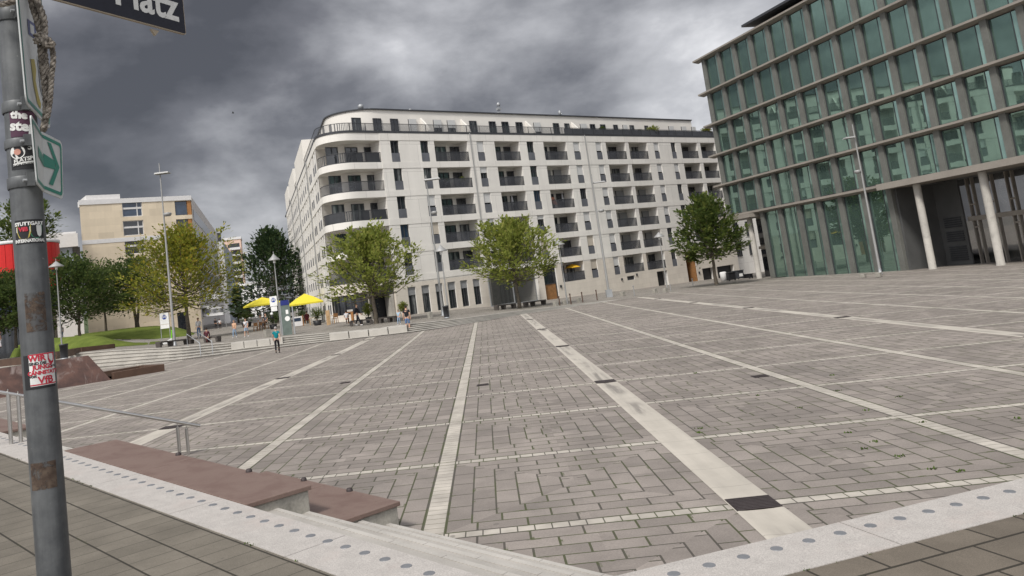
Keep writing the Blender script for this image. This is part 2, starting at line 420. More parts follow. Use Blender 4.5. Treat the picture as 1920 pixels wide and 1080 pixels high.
def wall_block(xa,xb,r0,r1,label):
    qa,qb=pz(xa,lerpt([(e[0],e[1]) for e in EDGE],xa)),pz(xb,lerpt([(e[0],e[1]) for e in EDGE],xb)); fa,fb=math.atan2(qa.x,qa.y),math.atan2(qb.x,qb.y); b=MB(); N=4; dg=(fb-fa)*.006
    for i in range(N):
        f0=fa+(fb-fa)*i/N+dg; f1=fa+(fb-fa)*(i+1)/N-dg; P=[]
        for f,r in ((f0,r0),(f1,r0),(f1,r1),(f0,r1)):
            R=lerpt(RB,f)+r; P.append((R*sin(f),R*cos(f),lerpt(ZT2,f)))
        b.hexa([(x,y,-.2) for x,y,z in P],[(x,y,z-.02) for x,y,z in P])
    return tag(b.build('concrete_seat_wall',M['concw'],bevel=.02),label,'seat wall')
M['concw']=simple('white_concrete',(.39,.37,.335),.8,0,.1,.9,stain=((.35,.33,.3),.5))
wall_block(434,532,.9,2.6,'low white concrete seat wall left of the woman in teal')
wall_block(618,765,.35,2.6,'low white concrete seat wall beside the man in shorts')
# ------------------------------------------------------------------ walkway in the foreground
Ld=Vector((-.6918,.7221,0)); Pn=Vector((.7221,.6918,0))         # along the stair edge / towards the square
Rd=Vector((.9466,.3225,0)); Rn=Vector((-.3225,.9466,0))
P_NOSE=4.335
rP=Vector((.781,6.379,0)); RO=rP.dot(Rn)                        # offset of the right hand edge
def isect(pa,ro):     # point with Pn.p=pa , Rn.p=ro
    det=Pn.x*Rn.y-Pn.y*Rn.x
    return Vector(((pa*Rn.y-ro*Pn.y)/det,(Pn.x*ro-Rn.x*pa)/det,0))
def W3(p,dz=0): return Vector((p.x,p.y,wz(p.x,p.y)+dz))
cN=isect(P_NOSE,RO); cI=isect(P_NOSE-.63,RO-.63); far=lambda q,d,l:q+d*l
bs=isect(P_NOSE-5,RO-6.)          # seam between both slab layouts
wl=MB(); wl.add([W3(cI),W3(cI+Ld*22),W3(cI+Ld*22-Pn*9),W3(cI-Pn*6-Rd*2)],[(0,1,2,3)]); struct(wl.build('walkway',M['slabL']))
wl=MB(); wl.add([W3(cI),W3(cI-Pn*6-Rd*2),W3(cI+Rd*16-Rn*9),W3(cI+Rd*16)],[(0,1,2,3)]); struct(wl.build('walkway',M['slabR']))
b=MB()
def bandpiece(a0,a1,i0,i1):
    t=[W3(a0,.006),W3(a1,.006),W3(i1,.006),W3(i0,.006)]; bt=[Vector((p.x,p.y,p.z-.22)) for p in t]
    b.hexa([bt[3],bt[2],bt[1],bt[0]],[t[3],t[2],t[1],t[0]])
# left run in stones of 2.4 m, right run likewise
L0=0
for i in range(9):
    q=2.45*i; a0=cN+Ld*q; a1=cN+Ld*(q+2.44); 
    i0=cI if i==0 else a0-Pn*.63
    bandpiece(a0,a1,i0,a1-Pn*.63)
for i in range(5):
    q=-.35+2.45*i+ (0 if i==0 else .55) ; q=max(q,0); q1=(2.45*(i+1)-.35+.55)-.012; a0=cN+Rd*q; a1=cN+Rd*q1
    i0=cI if i==0 else a0-Rn*.63
    bandpiece(a0,a1,i0,a1-Rn*.63)
struct(b.build('kerb_band',M['band']))
# tactile studs set into the band
b=MB()
def stud(p):
    n=14; v=[W3(p+Vector((.046*cos(2*PI*k/n),.046*sin(2*PI*k/n),0)),.010) for k in range(n)]
    w0=[W3(p+Vector((.05*cos(2*PI*k/n),.05*sin(2*PI*k/n),0)),.004) for k in range(n)]
    b.add(w0+v,[(k,(k+1)%n,n+(k+1)%n,n+k) for k in range(n)]+[tuple(range(n,2*n))])
M['stud']=simple('blue_grey_stud',(.165,.17,.18),.5,.1,.15)
dl=(Vector((-2.64,8.738,0))-cN).dot(Pn)
for i in range(52): stud(cN+Ld*(.15+.288*i)+Pn*(-.19))
studs_r=[]
for i in range(34): stud(cN+Rd*(.06+.301*i)-Rn*.2)
tag(b.build('tactile_studs',M['stud']),'rows of round blue grey tactile studs set in the pale granite band','tactile studs')
bpy.context.scene.objects[-1]['kind']='structure'
for o in C.objects:
    if o.name.startswith('tactile'): o['kind']='structure'
# retaining wall under the right hand edge
b=MB(); a0,a1=cN,cN+Rd*14
for q0,q1 in ((a0,a1),):
    b.add([(q0.x,q0.y,-.6),(q1.x,q1.y,-.9),W3(q1-Rn*.004,-.2),W3(q0-Rn*.004,-.2)],[(0,1,2,3)])
struct(b.build('walkway_edge',M['stepc']))
# near stair: five risers down to the square
b=MB(); n=5; run=.392; sv=[-3.+.75*i for i in range(34)]
rows=[(P_NOSE,0)]
for k in range(1,n+1):
    pos=P_NOSE+run*(k-1)
    rows.append((pos,k)); 
    if k<n: rows.append((pos+run,k))
vs=[]
o0=cN-Pn*P_NOSE
lean=.0
for pos,k in rows:
    for s in sv:
        q=Pn*pos+Ld*(s+Ld.dot(cN)); zt=wz(q.x,q.y)-.16*(k>0)*0; zb=zp(q.x,q.y)
        vs.append((q.x,q.y,(zt*(n-k)+zb*k)/n-(.002 if k==0 else 0)))
mm=len(sv)
b.add(vs,[(j*mm+i,j*mm+i+1,(j+1)*mm+i+1,(j+1)*mm+i) for j in range(len(rows)-1) for i in range(mm-1) if sv[i]>-3.1])
stair_=tag(b.build('stone_stair',M['stepc']),'pale concrete stair in the foreground dropping from the walkway to the square','stair')

for k in range(1,n):
    pos=P_NOSE+run*k; b=MB(); w_=.05
    for i in range(len(sv)-1):
        L4=[]
        for s,dp in ((sv[i]+.004,-w_),(sv[i+1]-.004,-w_),(sv[i+1]-.004,.012),(sv[i]+.004,.012)):
            g_=Pn*(pos+dp)+Ld*(s+Ld.dot(cN)); gq=Pn*pos+Ld*(s+Ld.dot(cN)); L4.append(Vector((g_.x,g_.y,(wz(gq.x,gq.y)*(n-k)+zp(gq.x,gq.y)*k)/n+.007)))
        b.hexa([v-Vector((0,0,.05)) for v in L4],L4)
    b.build('nosing',M['nosing'],stair_)  # pale strip paints the light caught along each step edge
# ------------------------------------------------------------------ white apartment building
def facade_map(p0,rotz):
    ex=Vector((cos(rotz),sin(rotz),0)); ey=Vector((-sin(rotz),cos(rotz),0))
    def f(px,py,d=0):
        r=ray(px,py); t=((p0+ey*d-CAM).dot(ey))/r.dot(ey); q=CAM+r*t
        return (q-p0).dot(ex),q.z
    return f
WP=Vector((26.9067,110.7526,0)); WR=R_(39)
wf=facade_map(WP,WR)
def wall_face(mb,u0,u1,z0,z1,holes,d=0.,tf=None):
    us=sorted(set([u0,u1]+[h[0] for h in holes]+[h[1] for h in holes])); zz=sorted(set([z0,z1]+[h[2] for h in holes]+[h[3] for h in holes]))
    us=[u for u in us if u0<=u<=u1]; zz=[z for z in zz if z0<=z<=z1]
    for a,b in zip(us,us[1:]):
        run=None
        for c,e in zip(zz,zz[1:]):
            mu,mz=(a+b)/2,(c+e)/2
            inside=any(h[0]<mu<h[1] and h[2]<mz<h[3] for h in holes)
            if not inside:
                if run is None: run=[c,e]
                else: run[1]=e
            if inside and run: mb.quad((a,d,run[0]),(b,d,run[0]),(b,d,run[1]),(a,d,run[1])); run=None
        if run: mb.quad((a,d,run[0]),(b,d,run[0]),(b,d,run[1]),(a,d,run[1]))
    for a,b,c,e,dp in holes:
        if dp==0: continue
        y=d+dp
        mb.quad((a,d,c),(a,y,c),(a,y,e),(a,d,e)); mb.quad((b,y,c),(b,d,c),(b,d,e),(b,y,e))
        mb.quad((a,d,e),(a,y,e),(b,y,e),(b,d,e)); mb.quad((a,y,c),(a,d,c),(b,d,c),(b,y,c))
        mb.quad((a,y,c),(b,y,c),(b,y,e),(a,y,e))
def xf(mb,f):
    mb.v=[f(*v) for v in mb.v]; return mb
def window(root,u0,u1,z0,z1,d=.2,shut=0.,glass='glass',bal=.42,name='window',shm='shutter',mull=True,f=None,fr=.07):
    g=(lambda mb:xf(mb,f)) if f else (lambda mb:mb)
    b=MB(); t=fr
    b.box(u0,u0+t,d-.04,d+.05,z0,z1).box(u1-t,u1,d-.04,d+.05,z0,z1).box(u0+t,u1-t,d-.04,d+.05,z1-t,z1).box(u0+t,u1-t,d-.04,d+.05,z0,z0+t)
    if mull: m=(u0+u1)/2; b.box(m-.05,m+.05,d-.03,d+.05,z0+t,z1-t)
    w=g(b).build(name,M['anth'],root)
    p=MB(); p.quad((u0+t,d+.02,z0+t),(u1-t,d+.02,z0+t),(u1-t,d+.02,z1-t),(u0+t,d+.02,z1-t)); g(p).build('pane',M[glass],w)
    if shut>0:
        p=MB(); p.box(u0+.02,u1-.02,d-.10,d-.05,z1-(z1-z0)*shut,z1-.003); g(p).build('shutter',M[shm],w)
    if bal>0:
        p=MB(); p.box(u0+.004,u1-.004,d-.16,d-.13,z0+.02,z0+(z1-z0)*bal); g(p).build('balustrade',M['gmesh'],w)
    return w
# corner outline helpers (local u, d)
UA=-52.6; dS=Vector((.3907,.9205)); nS=Vector((.9205,-.3907)); TH=math.acos(.3907)
def corner(inset,r,ustart,qend=0.,n=14):
    q=inset*(1-nS.y)/dS.y; ua=UA+dS.x*q+nS.x*inset; L=r/math.tan(TH/2); c=Vector((ua+L,inset+r))
    pts=[Vector((ustart,inset))]
    a0,a1=270.,math.degrees(math.atan2(-nS.y,-nS.x))%360
    for k in range(n+1):
        a=R_(a0+(a1-a0)*k/n); pts.append(c+Vector((cos(a),sin(a)))*r)
    if qend: pts.append(pts[-1]+dS*qend)
    return pts
def strip(mb,pts,z0,z1,smooth=True,flip=False):
    n=len(pts); v=[(p[0],p[1],z0) for p in pts]+[(p[0],p[1],z1) for p in pts]
    return mb.add(v,[(i+1,i,n+i,n+i+1) for i in range(n-1)],smooth)
def ring(mb,outer,inner,z0,z1):
    n=min(len(outer),len(inner)); o=outer[:n]; q=inner[:n]
    strip(mb,outer,z0,z1)
    vs=[(p[0],p[1],z1) for p in o]+[(p[0],p[1],z1) for p in q]
    mb.add(vs,[(i,n+i,n+i+1,i+1) for i in range(n-1)])
    vs=[(p[0],p[1],z0) for p in o]+[(p[0],p[1],z0) for p in q]
    mb.add(vs,[(i+1,n+i+1,n+i,i) for i in range(n-1)])
def gm_mesh():
    m,nt,b=newmat('perforated_railing_panel',.5,0,.3); v=ocoord(nt)
    n=noise(nt,v,.7,3); k=ramp(nt,n,.3,.7,.7,1.3)
    s=nt.nodes.new('ShaderNodeVectorMath'); s.operation='SCALE'; s.inputs[0].default_value=(.07,.073,.083); nt.links.new(k.v,s.inputs['Scale']); nt.links.new(s.outputs[0],b.inputs['Base Color'])
    b.inputs['Alpha'].default_value=.54; return m
M['rail']=gm_mesh()
def rail_bars():
    m,nt,b=newmat('railing_bars',.5,0,.3); v=ocoord(nt); x,y,z=sep(nt,v); a=(x+y*.6)/.12; f=a-a.floor()
    b.inputs['Base Color'].default_value=(.06,.063,.07,1)
    nt.links.new((f.lt(.45)*.75+.12).v,b.inputs['Alpha']); return m
M['bars']=rail_bars()
wb=empty('apartment_building',WP,WR,'long white seven storey apartment building with rounded corner, loggias and dark railings','apartment building')
RT_=[18.34-2.9*i for i in range(6)]; ZH=2.24
COL=dict(A=(-44.51,-43.47),B=(-40.77,-39.73),C=(-33.14,-32.12),D=(-25.6,-24.51),E=(-17.91,-16.8),F=(-13.9,-12.86),G=(-2.53,-1.5),H=(1.14,2.15))
LOG=[(-38.97,-34.42),(-30.54,-26.79),(-22.92,-19.13),(-12.01,-8.26),(-7.62,-3.88),(3.35,7.08),(7.83,11.29)]
SH=dict(A=[0,0,0,0,0],B=[0,0,.5,.55,0],C=[.55,.3,.5,.2,.3],D=[0,0,0,.22,.6],E=[.52,.55,0,.5,.55,.5],F=[.5,.52,.5,.5,.52,.5],G=[.5,.5,.5,.5,0,0],H=[0,.52,0,0,0])
GL=dict(A=['glass','glassc','glass','glassb','glass'],B=['glass','glassc','glass','glass','glassc'],C=['glass','glass','glass','glassc','glass'],D=['glass','glass','glassb','glass','glass'])
holes=[];wins=[];logs=[]
for k,(a,c) in COL.items():
    for i,s in enumerate(SH[k]):
        zt=RT_[i]; zb=zt-ZH
        if k=='A' and i==4: pass
        holes.append((a,c,zb,zt,.3)); wins.append((a,c,zb,zt,s,GL.get(k,['glass']*6)[i],'shutterb' if (k,i) in(('B',3),('E',4),('E',5),('D',4)) else 'shutter'))
for j,(a,c) in enumerate(LOG):
    for i in range(6):
        if i==5 and j in (0,1): continue
        zt=RT_[i]; zb=zt-ZH
        if i==5 and j>4: continue
        holes.append((a,c,zb,zt,1.7)); logs.append((j,i,a,c,zb,zt))
GW=[(-44.56,-43.59),(-42.87,-41.9),(-41.14,-40.22),(-39.56,-38.56),(-37.89,-36.95),(-36.2,-35.24)]
for a,c in GW: holes.append((a,c,.58,3.3,.3))
holes+= [(-33.75,-26.85,-1.,5.9,5.),(-25.88,-23.8,-1.,3.83,.6),(-6.02,-3.9,-.82,1.24,.9),(-11.82,-10.4,.7,1.2,.2),(.3,2.35,-1.6,3.35,3.),(3.55,6.1,-1.8,.75,3.),(6.9,10.9,-1.9,.7,3.)]
b=MB(); wall_face(b,-45.75,12.2,-2.6,19.11,holes)
b.quad((12.2,0,-2.6),(12.2,14,-2.6),(12.2,14,19.11),(12.2,0,19.11))
# string courses
b2=MB()
for i in range(5):
    zb=RT_[i]-ZH
    b2.box(-45.75,12.2,-.035,0.02,zb-.66,zb-.01)
b2.box(-45.75,12.2,-.035,.02,18.35,19.11)
b2.build('floor_band',M['wwall'],wb)
wallo=b.build('wall',M['wwall'],wb)
# ground floor cladding (proud sheet of stone), cut by its own openings
b=MB(); gh=[h for h in holes if h[2]<3.7 and h[3]>-1.5]
gh=[(h[0],h[1],max(h[2],-2.6),h[3],.0) for h in gh]
us=sorted(set([-45.74,12.19]+[h[0] for h in gh]+[h[1] for h in gh])); 
wall_face(b,-45.74,12.19,-2.6,3.72,[(h[0],h[1],h[2],min(h[3],3.72),.0) for h in gh],d=-.03)
b.v=[v for v in b.v]; b.build('stone_cladding',M['wstone'],wb)
for a,c,zb,zt,s,g,sm in wins: window(wb,a,c,zb,zt,.2,s,g,.42,'window',sm)
for a,c in GW: window(wb,a,c,.58,3.3,.2,.3,'glassc' if a<-40 else 'glass',0,'shop_window','shutter2')
# corner balconies
for i in range(5):
    zt=RT_[i]; zb=zt-ZH
    o=corner(0,2.5,-45.75,.8); inn=corner(1.9,1.4,-45.75,.8)
    b=MB(); ring(b,o,inn,zb-.66 if i<4 else zb-.02,zb)
    b.build('balcony_slab',M['wwall'],wb)
    b=MB(); o=corner(.06,2.45,-45.78,.6); strip(b,o,zb+.06,zb+1.0); 
    r=b.build('railing',M['rail'] if i in(1,4) else M['bars'],wb)
    b=MB(); b.tube([(p[0],p[1],zb+1.0) for p in corner(.06,2.45,-45.8,.6)],.035,6); 
    if i==2: strip(b,corner(.05,2.46,-50.2)[6:],zb+.06,zb+.97)
    strip(b,corner(.05,2.46,-45.8,.6),zb,zb+.09); b.build('handrail',M['anth'],r)
    if i in (0,2):
        b=MB()
        for a,c in ((-48.6,-47.9),(-47.4,-45.9)) : b.box(a,c,.09,.11,zb+.1,zb+.96)
        b.build('privacy_screen',M['anth'],r)
    for a,c in ((-51.2,-49.7),(-48.55,-47.2),(-46.9+.25,-45.75+.0)):
        pass
    for (pl,pr) in ((145,258),(325,440),(503,612)):
        off=i*0
        a=wf(580+pl/4.909,280,1.85)[0]; c=wf(580+pr/4.909,280,1.85)[0]
        dz=.0
        window(wb,a,c,zb+.05,zt-.32,1.82,0,'glass' if (i+pl)%3 else 'glassc',0,'balcony_door')
b=MB(); strip(b,corner(1.9,1.4,-45.75,1.2),4.4,18.4); o1=corner(.02,2.48,-45.75,.95)[-1]; o2=corner(1.95,1.35,-45.75,1.15)[-1]; b.quad((o1.x,o1.y,4.4),(o2.x,o2.y,4.4),(o2.x,o2.y,18.4),(o1.x,o1.y,18.4)); b.build('balcony_back_wall',M['attic'],wb)
b=MB(); o=corner(0,2.5,-45.75,1.2); inn=corner(1.9,1.4,-45.75,1.2); ring(b,o,inn,18.34,19.11); b.build('floor_band',M['wwall'],wb)
b=MB(); b.quad((-45.75,0,4.4),(-45.75,1.95,4.4),(-45.75,1.95,19.1),(-45.75,0,19.1)); b.build('wall',M['wwall'],wb)
# ground floor of the corner
b=MB(); strip(b,corner(0,2.5,-49.15,1.2),3.3,4.48); strip(b,corner(0,2.5,-49.15,1.2),-1,1.45)
wall_face(b,-49.15,-45.75,-1,4.48,[(-49.1,-46.0,-.9,3.82,1.6)])
b.build('wall',M['wstone'],wb)
b=MB(); strip(b,corner(-.04,2.54,-45.75,1.2),4.40,4.95); b.build('cornice',M['anth'],wb)
sw=MB(); o=corner(.25,2.3,-49.15,.6); strip(sw,o,1.45,3.3); swo=sw.build('shop_window',M['glass'],wb)
b=MB()
pts=corner(.2,2.3,-49.15,.6)
for p in pts[::3]+[Vector((-49.2,.2)),Vector((-50.,.2)),Vector((-50.9,.25))]: b.box(p.x-.06,p.x+.06,p.y-.06,p.y+.06,1.45,3.3)
strip(b,corner(.16,2.3,-49.15,.6),3.12,3.3); b.build('frame',M['anth'],swo)
# cafe entrance
b=MB(); b.box(-49.05,-46.05,.25,.4,3.05,3.8); en=b.build('entrance',M['anth'],wb)
b=MB(); b.box(-48.1,-47.3,1.2,1.3,-.9,3.); b.build('door_leaf',M['glass'],en)
b=MB(); b.box(-46.5,-46.1,.3,1.3,-.9,3.); b.build('door_leaf',M['conc'],en)
b=MB(); b.box(-49.1,-46.0,1.5,1.58,-.9,3.8); b.build('vestibule',M['black'],en)
# loggia doors, railings
LD=[[(580,1162,1262),(580,1303,1408)],[(840,432,490),(840,520,620)],[(840,878,918),(840,945,1045)],[(1100,212,300)],[(1100,425,503)],[(1100,887,957)],[(1100,1060,1128)]]
for j,i,a,c,zb,zt in logs:
    b=MB(); b.box(a+.01,c-.01,.03,.06,zb+.02,zb+(1.0 if i<5 else 1.05))
    kind='rail' if (i*3+j)%5 else 'bars'
    r=b.build('railing',M[kind],wb)
    b=MB(); b.box(a+.005,c-.005,.01,.075,zb+1.0,zb+1.05).box(a+.005,c-.005,.01,.075,zb+.0,zb+.05); b.build('handrail',M['anth'],r)
    ds=[(wf(o+x/4.909,290,1.58)[0],wf(o+y/4.909,290,1.58)[0]) for o,x,y in LD[j]]
    for q,(x0,x1) in enumerate(ds):
        sh=.92 if (j in(3,4) and i in(2,3,4) ) or (j==2 and i==1) else 0
        window(wb,x0,x1,zb+.04,zt-.3,1.6,sh,'glassc' if (i+j+q)%4==0 else 'glass',0,'balcony_door','shutter2')
# things in the loggias that belong to the flat fronts
def plantbox(a,c,d,z,n,col,nm,par):
    b=MB(); rr=random.Random(int(a*100)+n)
    for _ in range(n):
        p=Vector((rr.uniform(a,c),d+rr.uniform(-.15,.15),z+abs(rr.gauss(0,.22)))); q=Vector((rr.uniform(-1,1),rr.uniform(-1,1),rr.uniform(-.3,1))).normalized(); t=q.orthogonal().normalized(); l=rr.uniform(.08,.2)
        b.quad(p-q*l,p-t*l*.4,p+q*l,p+t*l*.4)
    return b.build(nm,M[col],par)
# terrace, attic, roof
b=MB(); o=corner(-.06,2.56,12.3,70); inn=corner(2.2,2.2,12.3,70); ring(b,o,inn,19.11,19.34); b.build('terrace_edge',M['anth'],wb)
b=MB(); strip(b,corner(.05,2.45,12.2,60),19.34,20.1); tr=b.build('terrace_railing',M['bars'],wb)
b=MB(); b.tube([(p[0],p[1],20.1) for p in corner(.05,2.45,12.2,60)],.03,6)
for k in range(34):
    u=12-1.85*k
    b.box(u-.02,u+.02,.03,.08,19.34,20.1)
b.build('railing_posts',M['anth'],tr)
b=MB()
for a,c in ((-19,12.0),): b.box(a,c,.10,.12,19.36,20.02)
b.build('privacy_screen',M['gmesh'],tr)
AI=1.6; k_=1+AI/69.1
def au(u): return -90.6+(u+90.6)*k_
def azz(z): return CH+(z-CH)*k_
at=MB(); strip(at,corner(AI,3.6,8.8,48),19.3,21.95); at.quad((8.8,AI,19.3),(8.8,AI+6,19.3),(8.8,AI+6,21.95),(8.8,AI,21.95)); at.build('attic_wall',M['attic'],wb)
b=MB(); o=corner(AI-.15,3.75,8.9,48); b.prism([(p[0],p[1]) for p in o]+[(8.9,20)],21.95,22.08); b.build('roof',M['anth'],wb)
ATW=[(-48.78,-47.71,0),(-46.3,-45.32,0),(-44.21,-43.27,0),(-41.98,-41.01,.9),(-38.76,-37.74,.55),(-36.91,-35.89,.55),(-33.83,-32.82,0),(-31.0,-30.04,0),(-29.11,-28.1,0),(-26.95,-25.93,0),(-24.14,-23.08,.7),(-20.93,-19.97,0),(-18.98,-18.15,0),(-16.23,-15.16,.8),(-14.47,-13.57,0),(-12.57,-11.65,0),(-10.1,-9.3,0),(-8.3,-7.5,.4),(-6.9,-6.1,0),(-3.9,-3.2,0),(1.2,2.2,.6),(4.,5.,.6),(6.3,7.2,.6)]
for a,c,s in ATW: window(wb,au(a),au(c),19.4,azz(20.62),AI-.06,s,'glassc' if int(a)%3==0 else 'glass',0,'attic_window')
for u in (-40.3,-34.9,-25.3,-17.6):
    b=MB(); u=au(u); b.add([(u-.1,.15,19.35),(u+.1,.15,19.35),(u+.1,AI,19.35),(u-.1,AI,19.35),(u-.1,.6,20.2),(u+.1,.6,20.2),(u+.1,AI,21.2),(u-.1,AI,21.2)],[(0,1,5,4),(1,2,6,5),(3,0,4,7),(4,5,6,7)]); b.build('terrace_divider',M['attic'],wb)
for px,w_,h in ((678,.30,1.1),(693,.16,.7),(770,.2,.8),(1050,.2,1.3),(1187,.18,.7)):
    u,z=wf(px,215,4.); b=MB(); b.lathe([(w_*.55,22.05),(w_*.55,22.05+h*.55),(w_,22.05+h*.6),(w_,22.05+h*.9),(w_*.4,22.05+h)],10,u,4.); b.build('roof_vent',M['galv'],wb)
u,z=wf(935,205,4.); b=MB(); b.tube([(u,4,22),(u,4,24)],.06,6); b.box(u-.25,u+.25,3.8,4.2,23.1,23.35).box(u-.2,u+.15,3.8,4.2,22.6,22.85).lathe([(.0,24.1),(.22,23.9),(.22,23.6),(0,23.5)],10,u+.05,4.); b.build('antenna',M['galv'],wb)
for u in (-34.02,-15.77):
    b=MB(); b.tube([(u,-.09,-1.2),(u,-.09,19.2)],.055,8); b.build('downpipe',M['lampg'],wb)
# gateway, doors
b=MB(); b.box(-33.7,-26.9,4.7,4.78,-1,5.9); pa=b.build('passage',M['concdark'],wb)
b=MB(); b.box(-31.6,-30.,4.5,4.6,.1,2.6).box(-28.7,-27.3,4.5,4.6,.1,2.6); b.build('back_window',M['glassc'],pa)
b=MB(); b.box(-25.85,-23.83,.3,.36,1.65,3.8); dr=b.build('entrance',M['glass'],wb)
b=MB(); b.box(-25.85,-23.83,.28,.36,-1,1.6); b.build('door_panel',M['wood'],dr)
b=MB(); b.box(-25.88,-25.8,.2,.4,-1,3.83).box(-23.9,-23.8,.2,.4,-1,3.83).box(-25.8,-23.9,.22,.4,1.6,1.68); b.build('frame',M['anth'],dr)
b=MB(); b.box(-6.0,-3.92,.7,.78,-.9,1.24); b.build('service_door',M['black'],wb)
b=MB(); b.box(-11.8,-10.42,.1,.14,.7,1.2); b.build('vent_grille',M['anth'],wb)
b=MB(); b.box(.31,2.34,1.8,1.9,-1.6,3.3).box(2.22,2.33,.03,1.8,-1.6,3.3).box(.31,.4,.03,1.8,-1.6,3.3); b.build('timber_gate',M['wood'],wb)
b=MB(); b.box(3.56,6.09,.5,.6,-1.8,.74).box(6.95,10.85,.5,.6,-1.9,.69); b.build('garage_shade_panel',M['black'],wb)  # black panels paint the shade inside the garage openings
for u,z in ((-23.45,1.2),(-12.9,.95),(-10.0,1.25),(2.75,.3)):
    b=MB(); b.box(u-.12,u+.12,-.14,-.035,z-.14,z+.14); b.build('wall_lamp',M['anth'],wb)
# street facade (receding to the left)
S0=corner(0,2.5,0)[-1]
def sm(q,r,z):    # q along the street, r outwards (negative r is outside)
    p=S0+dS*q+nS*r; return (p.x,p.y,z)
def spx(px,py):
    pw=WP+Vector((cos(WR)*S0.x-sin(WR)*S0.y,sin(WR)*S0.x+cos(WR)*S0.y,0))
    a=WR+math.atan2(dS.y,dS.x); dirw=Vector((cos(a),sin(a),0)); nn=Vector((-sin(a),cos(a),0))
    r=ray(px,py); t=(pw-CAM).dot(nn)/r.dot(nn); q=CAM+r*t
    return (q-pw).dot(dirw),q.z
def street_front(root,q0,q1,cols,rows,nm):
    hs=[]
    for c in cols:
        for zt in rows: hs.append((c,c+1.15,zt-ZH,zt,.3))
    # local frame (q, r, z) -> building
    b=MB(); wall_face(b,-q1,-q0,-2,19.11,[(-h[1],-h[0],h[2],h[3],h[4]) for h in hs]); xf(b,lambda q,r,z: sm(-q,r,z)); b.build('street_wall',M['wwall'],root)
    b=MB()
    for i in range(6):
        zb=RT_[i]-ZH; b.box(-q1,-q0,-.04,.02,zb-.66,zb-.01)
    b.box(-q1,-q0,-.04,.02,18.35,19.11); xf(b,lambda q,r,z: sm(-q,r,z)); b.build('floor_band',M['wwall'],root)
    for k,h in enumerate(hs): window(root,-h[1],-h[0],h[2],h[3],.14,(.5 if (k*7)%5==0 else 0),'glass',.42,nm,'shutter',False,f=lambda q,r,z: sm(-q,r,z))
street_front(wb,0.9,31,[2.2,4.3,8.3,10.2,14.3,17.6,21,24.4,27.8],RT_[:6],'street_window')
nb=empty('apartment_building',WP,WR,'white apartment block of the side street, continuing past the rounded corner house','apartment building')
street_front(nb,31.05,66,[33,36.4,39.8,43.2,46.6,50,53.4,56.8,60.2,63],RT_[:6],'window')
b=MB(); 
for q0,q1 in ((31.05,66),): 
    b.box(-q1,-q0,.02,10,19.05,19.3)
xf(b,lambda q,r,z: sm(-q,r,z)); b.build('roof',M['anth'],nb)
for pa_,pb_ in (((573,340),(552,312)),((553,360),(541,350)),((542,385),(535,378))):
    qa=spx(*pa_)[0]; qb,zb_=spx(*pb_); zb_=min(zb_,26); b=MB(); b.box(-qb,-qa,.02,6,19.32,max(22.6,min(zb_,23.6))); xf(b,lambda q,r,z: sm(-q,r,z)); b.build('attic_block',M['attic'],nb)
for q in (12.8,30.9,48.,): 
    b=MB(); p=sm(q,-.12,0); b.tube([(p[0],p[1],-.5),(p[0],p[1],19.2)],.07,6); b.build('downpipe',M['lampg'],wb if q<31 else nb)
# ------------------------------------------------------------------ glass and stone office building on the right
GP=Vector((31.4335,94.7416,0)); GR=R_(-73)
gf=facade_map(GP,GR)
gb=empty('office_building',GP,GR,'dark grey office building with green mirror windows between stone fins','office building')
FIN=[-3.92+3.135*i for i in range(17)]
CZ=[26.3,22.05,18.05,14.3,10.6,6.75]
fl=[(a,c) for a,c in zip(CZ[1:],CZ)]
rr=random.Random(3)
ex=MB()
for i,u in enumerate(FIN):
    lo=-2.2 if (1<=i<=8 and i>1) else 6.5
    if i==1: lo=6.5
    b=MB(); b.box(u-.31,u+.31,-.28,.1,lo,26.2)
    # slab joints in the stone
    b.build('fin',M['fin'],gb,bevel=.015)
for z in CZ:
    b=MB(); x0=-5.45
    if z>7:
        b.hexa([(x0,-.72,z-.09),(46.5,-.72,z-.09),(46.5,.1,z-.26),(x0,.1,z-.26)],[(x0,-.72,z+.1),(46.5,-.72,z+.1),(46.5,.1,z+.14),(x0,.1,z+.14)])
    else:
        b.hexa([(x0,-.72,z-.12),(21.2,-.72,z-.12),(21.2,.1,z-.34),(x0,.1,z-.34)],[(x0,-.72,z+.1),(21.2,-.72,z+.1),(21.2,.1,z+.14),(x0,.1,z+.14)])
        b.box(21.25,46.5,-1.6,2.5,z-.42,z+.12); b.box(-5.45,1.5,-1.3,3.,z-.60,z-.18)
    b.build('cornice',M['cornice'],gb)
def gwin(u0,u1,z0,z1):
    j=lambda s:rr.uniform(-s,s)
    m=u0+(u1-u0)*.78; d=.02
    b=MB(); a=j(.012); c=j(.012)
    b.add([(u0,d+a,z0),(m,d-a,z0),(m,d-a+c,z1),(u0,d+a+c,z1)],[(0,1,2,3)])
    w=b.build('window',M['green'],gb)
    b=MB(); b.box(m-.03,m+.03,d-.1,d+.05,z0,z1).box(u0-.02,u0+.05,d-.08,d+.05,z0,z1).box(u1-.05,u1+.02,d-.08,d+.05,z0,z1).box(u0+.05,u1-.05,d-.05,d+.06,z0,z0+.06); b.build('frame',M['anth'],w)
    b=MB(); b.quad((m+.03,d-.06,z0+.06),(u1-.05,d+.03,z0+.06),(u1-.05,d+.03,z1),(m+.03,d-.06,z1)); b.build('side_panel',M['green2'],w)
for z0,z1 in fl:
    for a,c in zip(FIN,FIN[1:]):
        gwin(a+.33,c-.33,z0+.16,z1-.36)
for i,(a,c) in enumerate(zip(FIN,FIN[1:])):
    if 2<=i<=7: gwin(a+.33,c-.33,-2.,6.4)
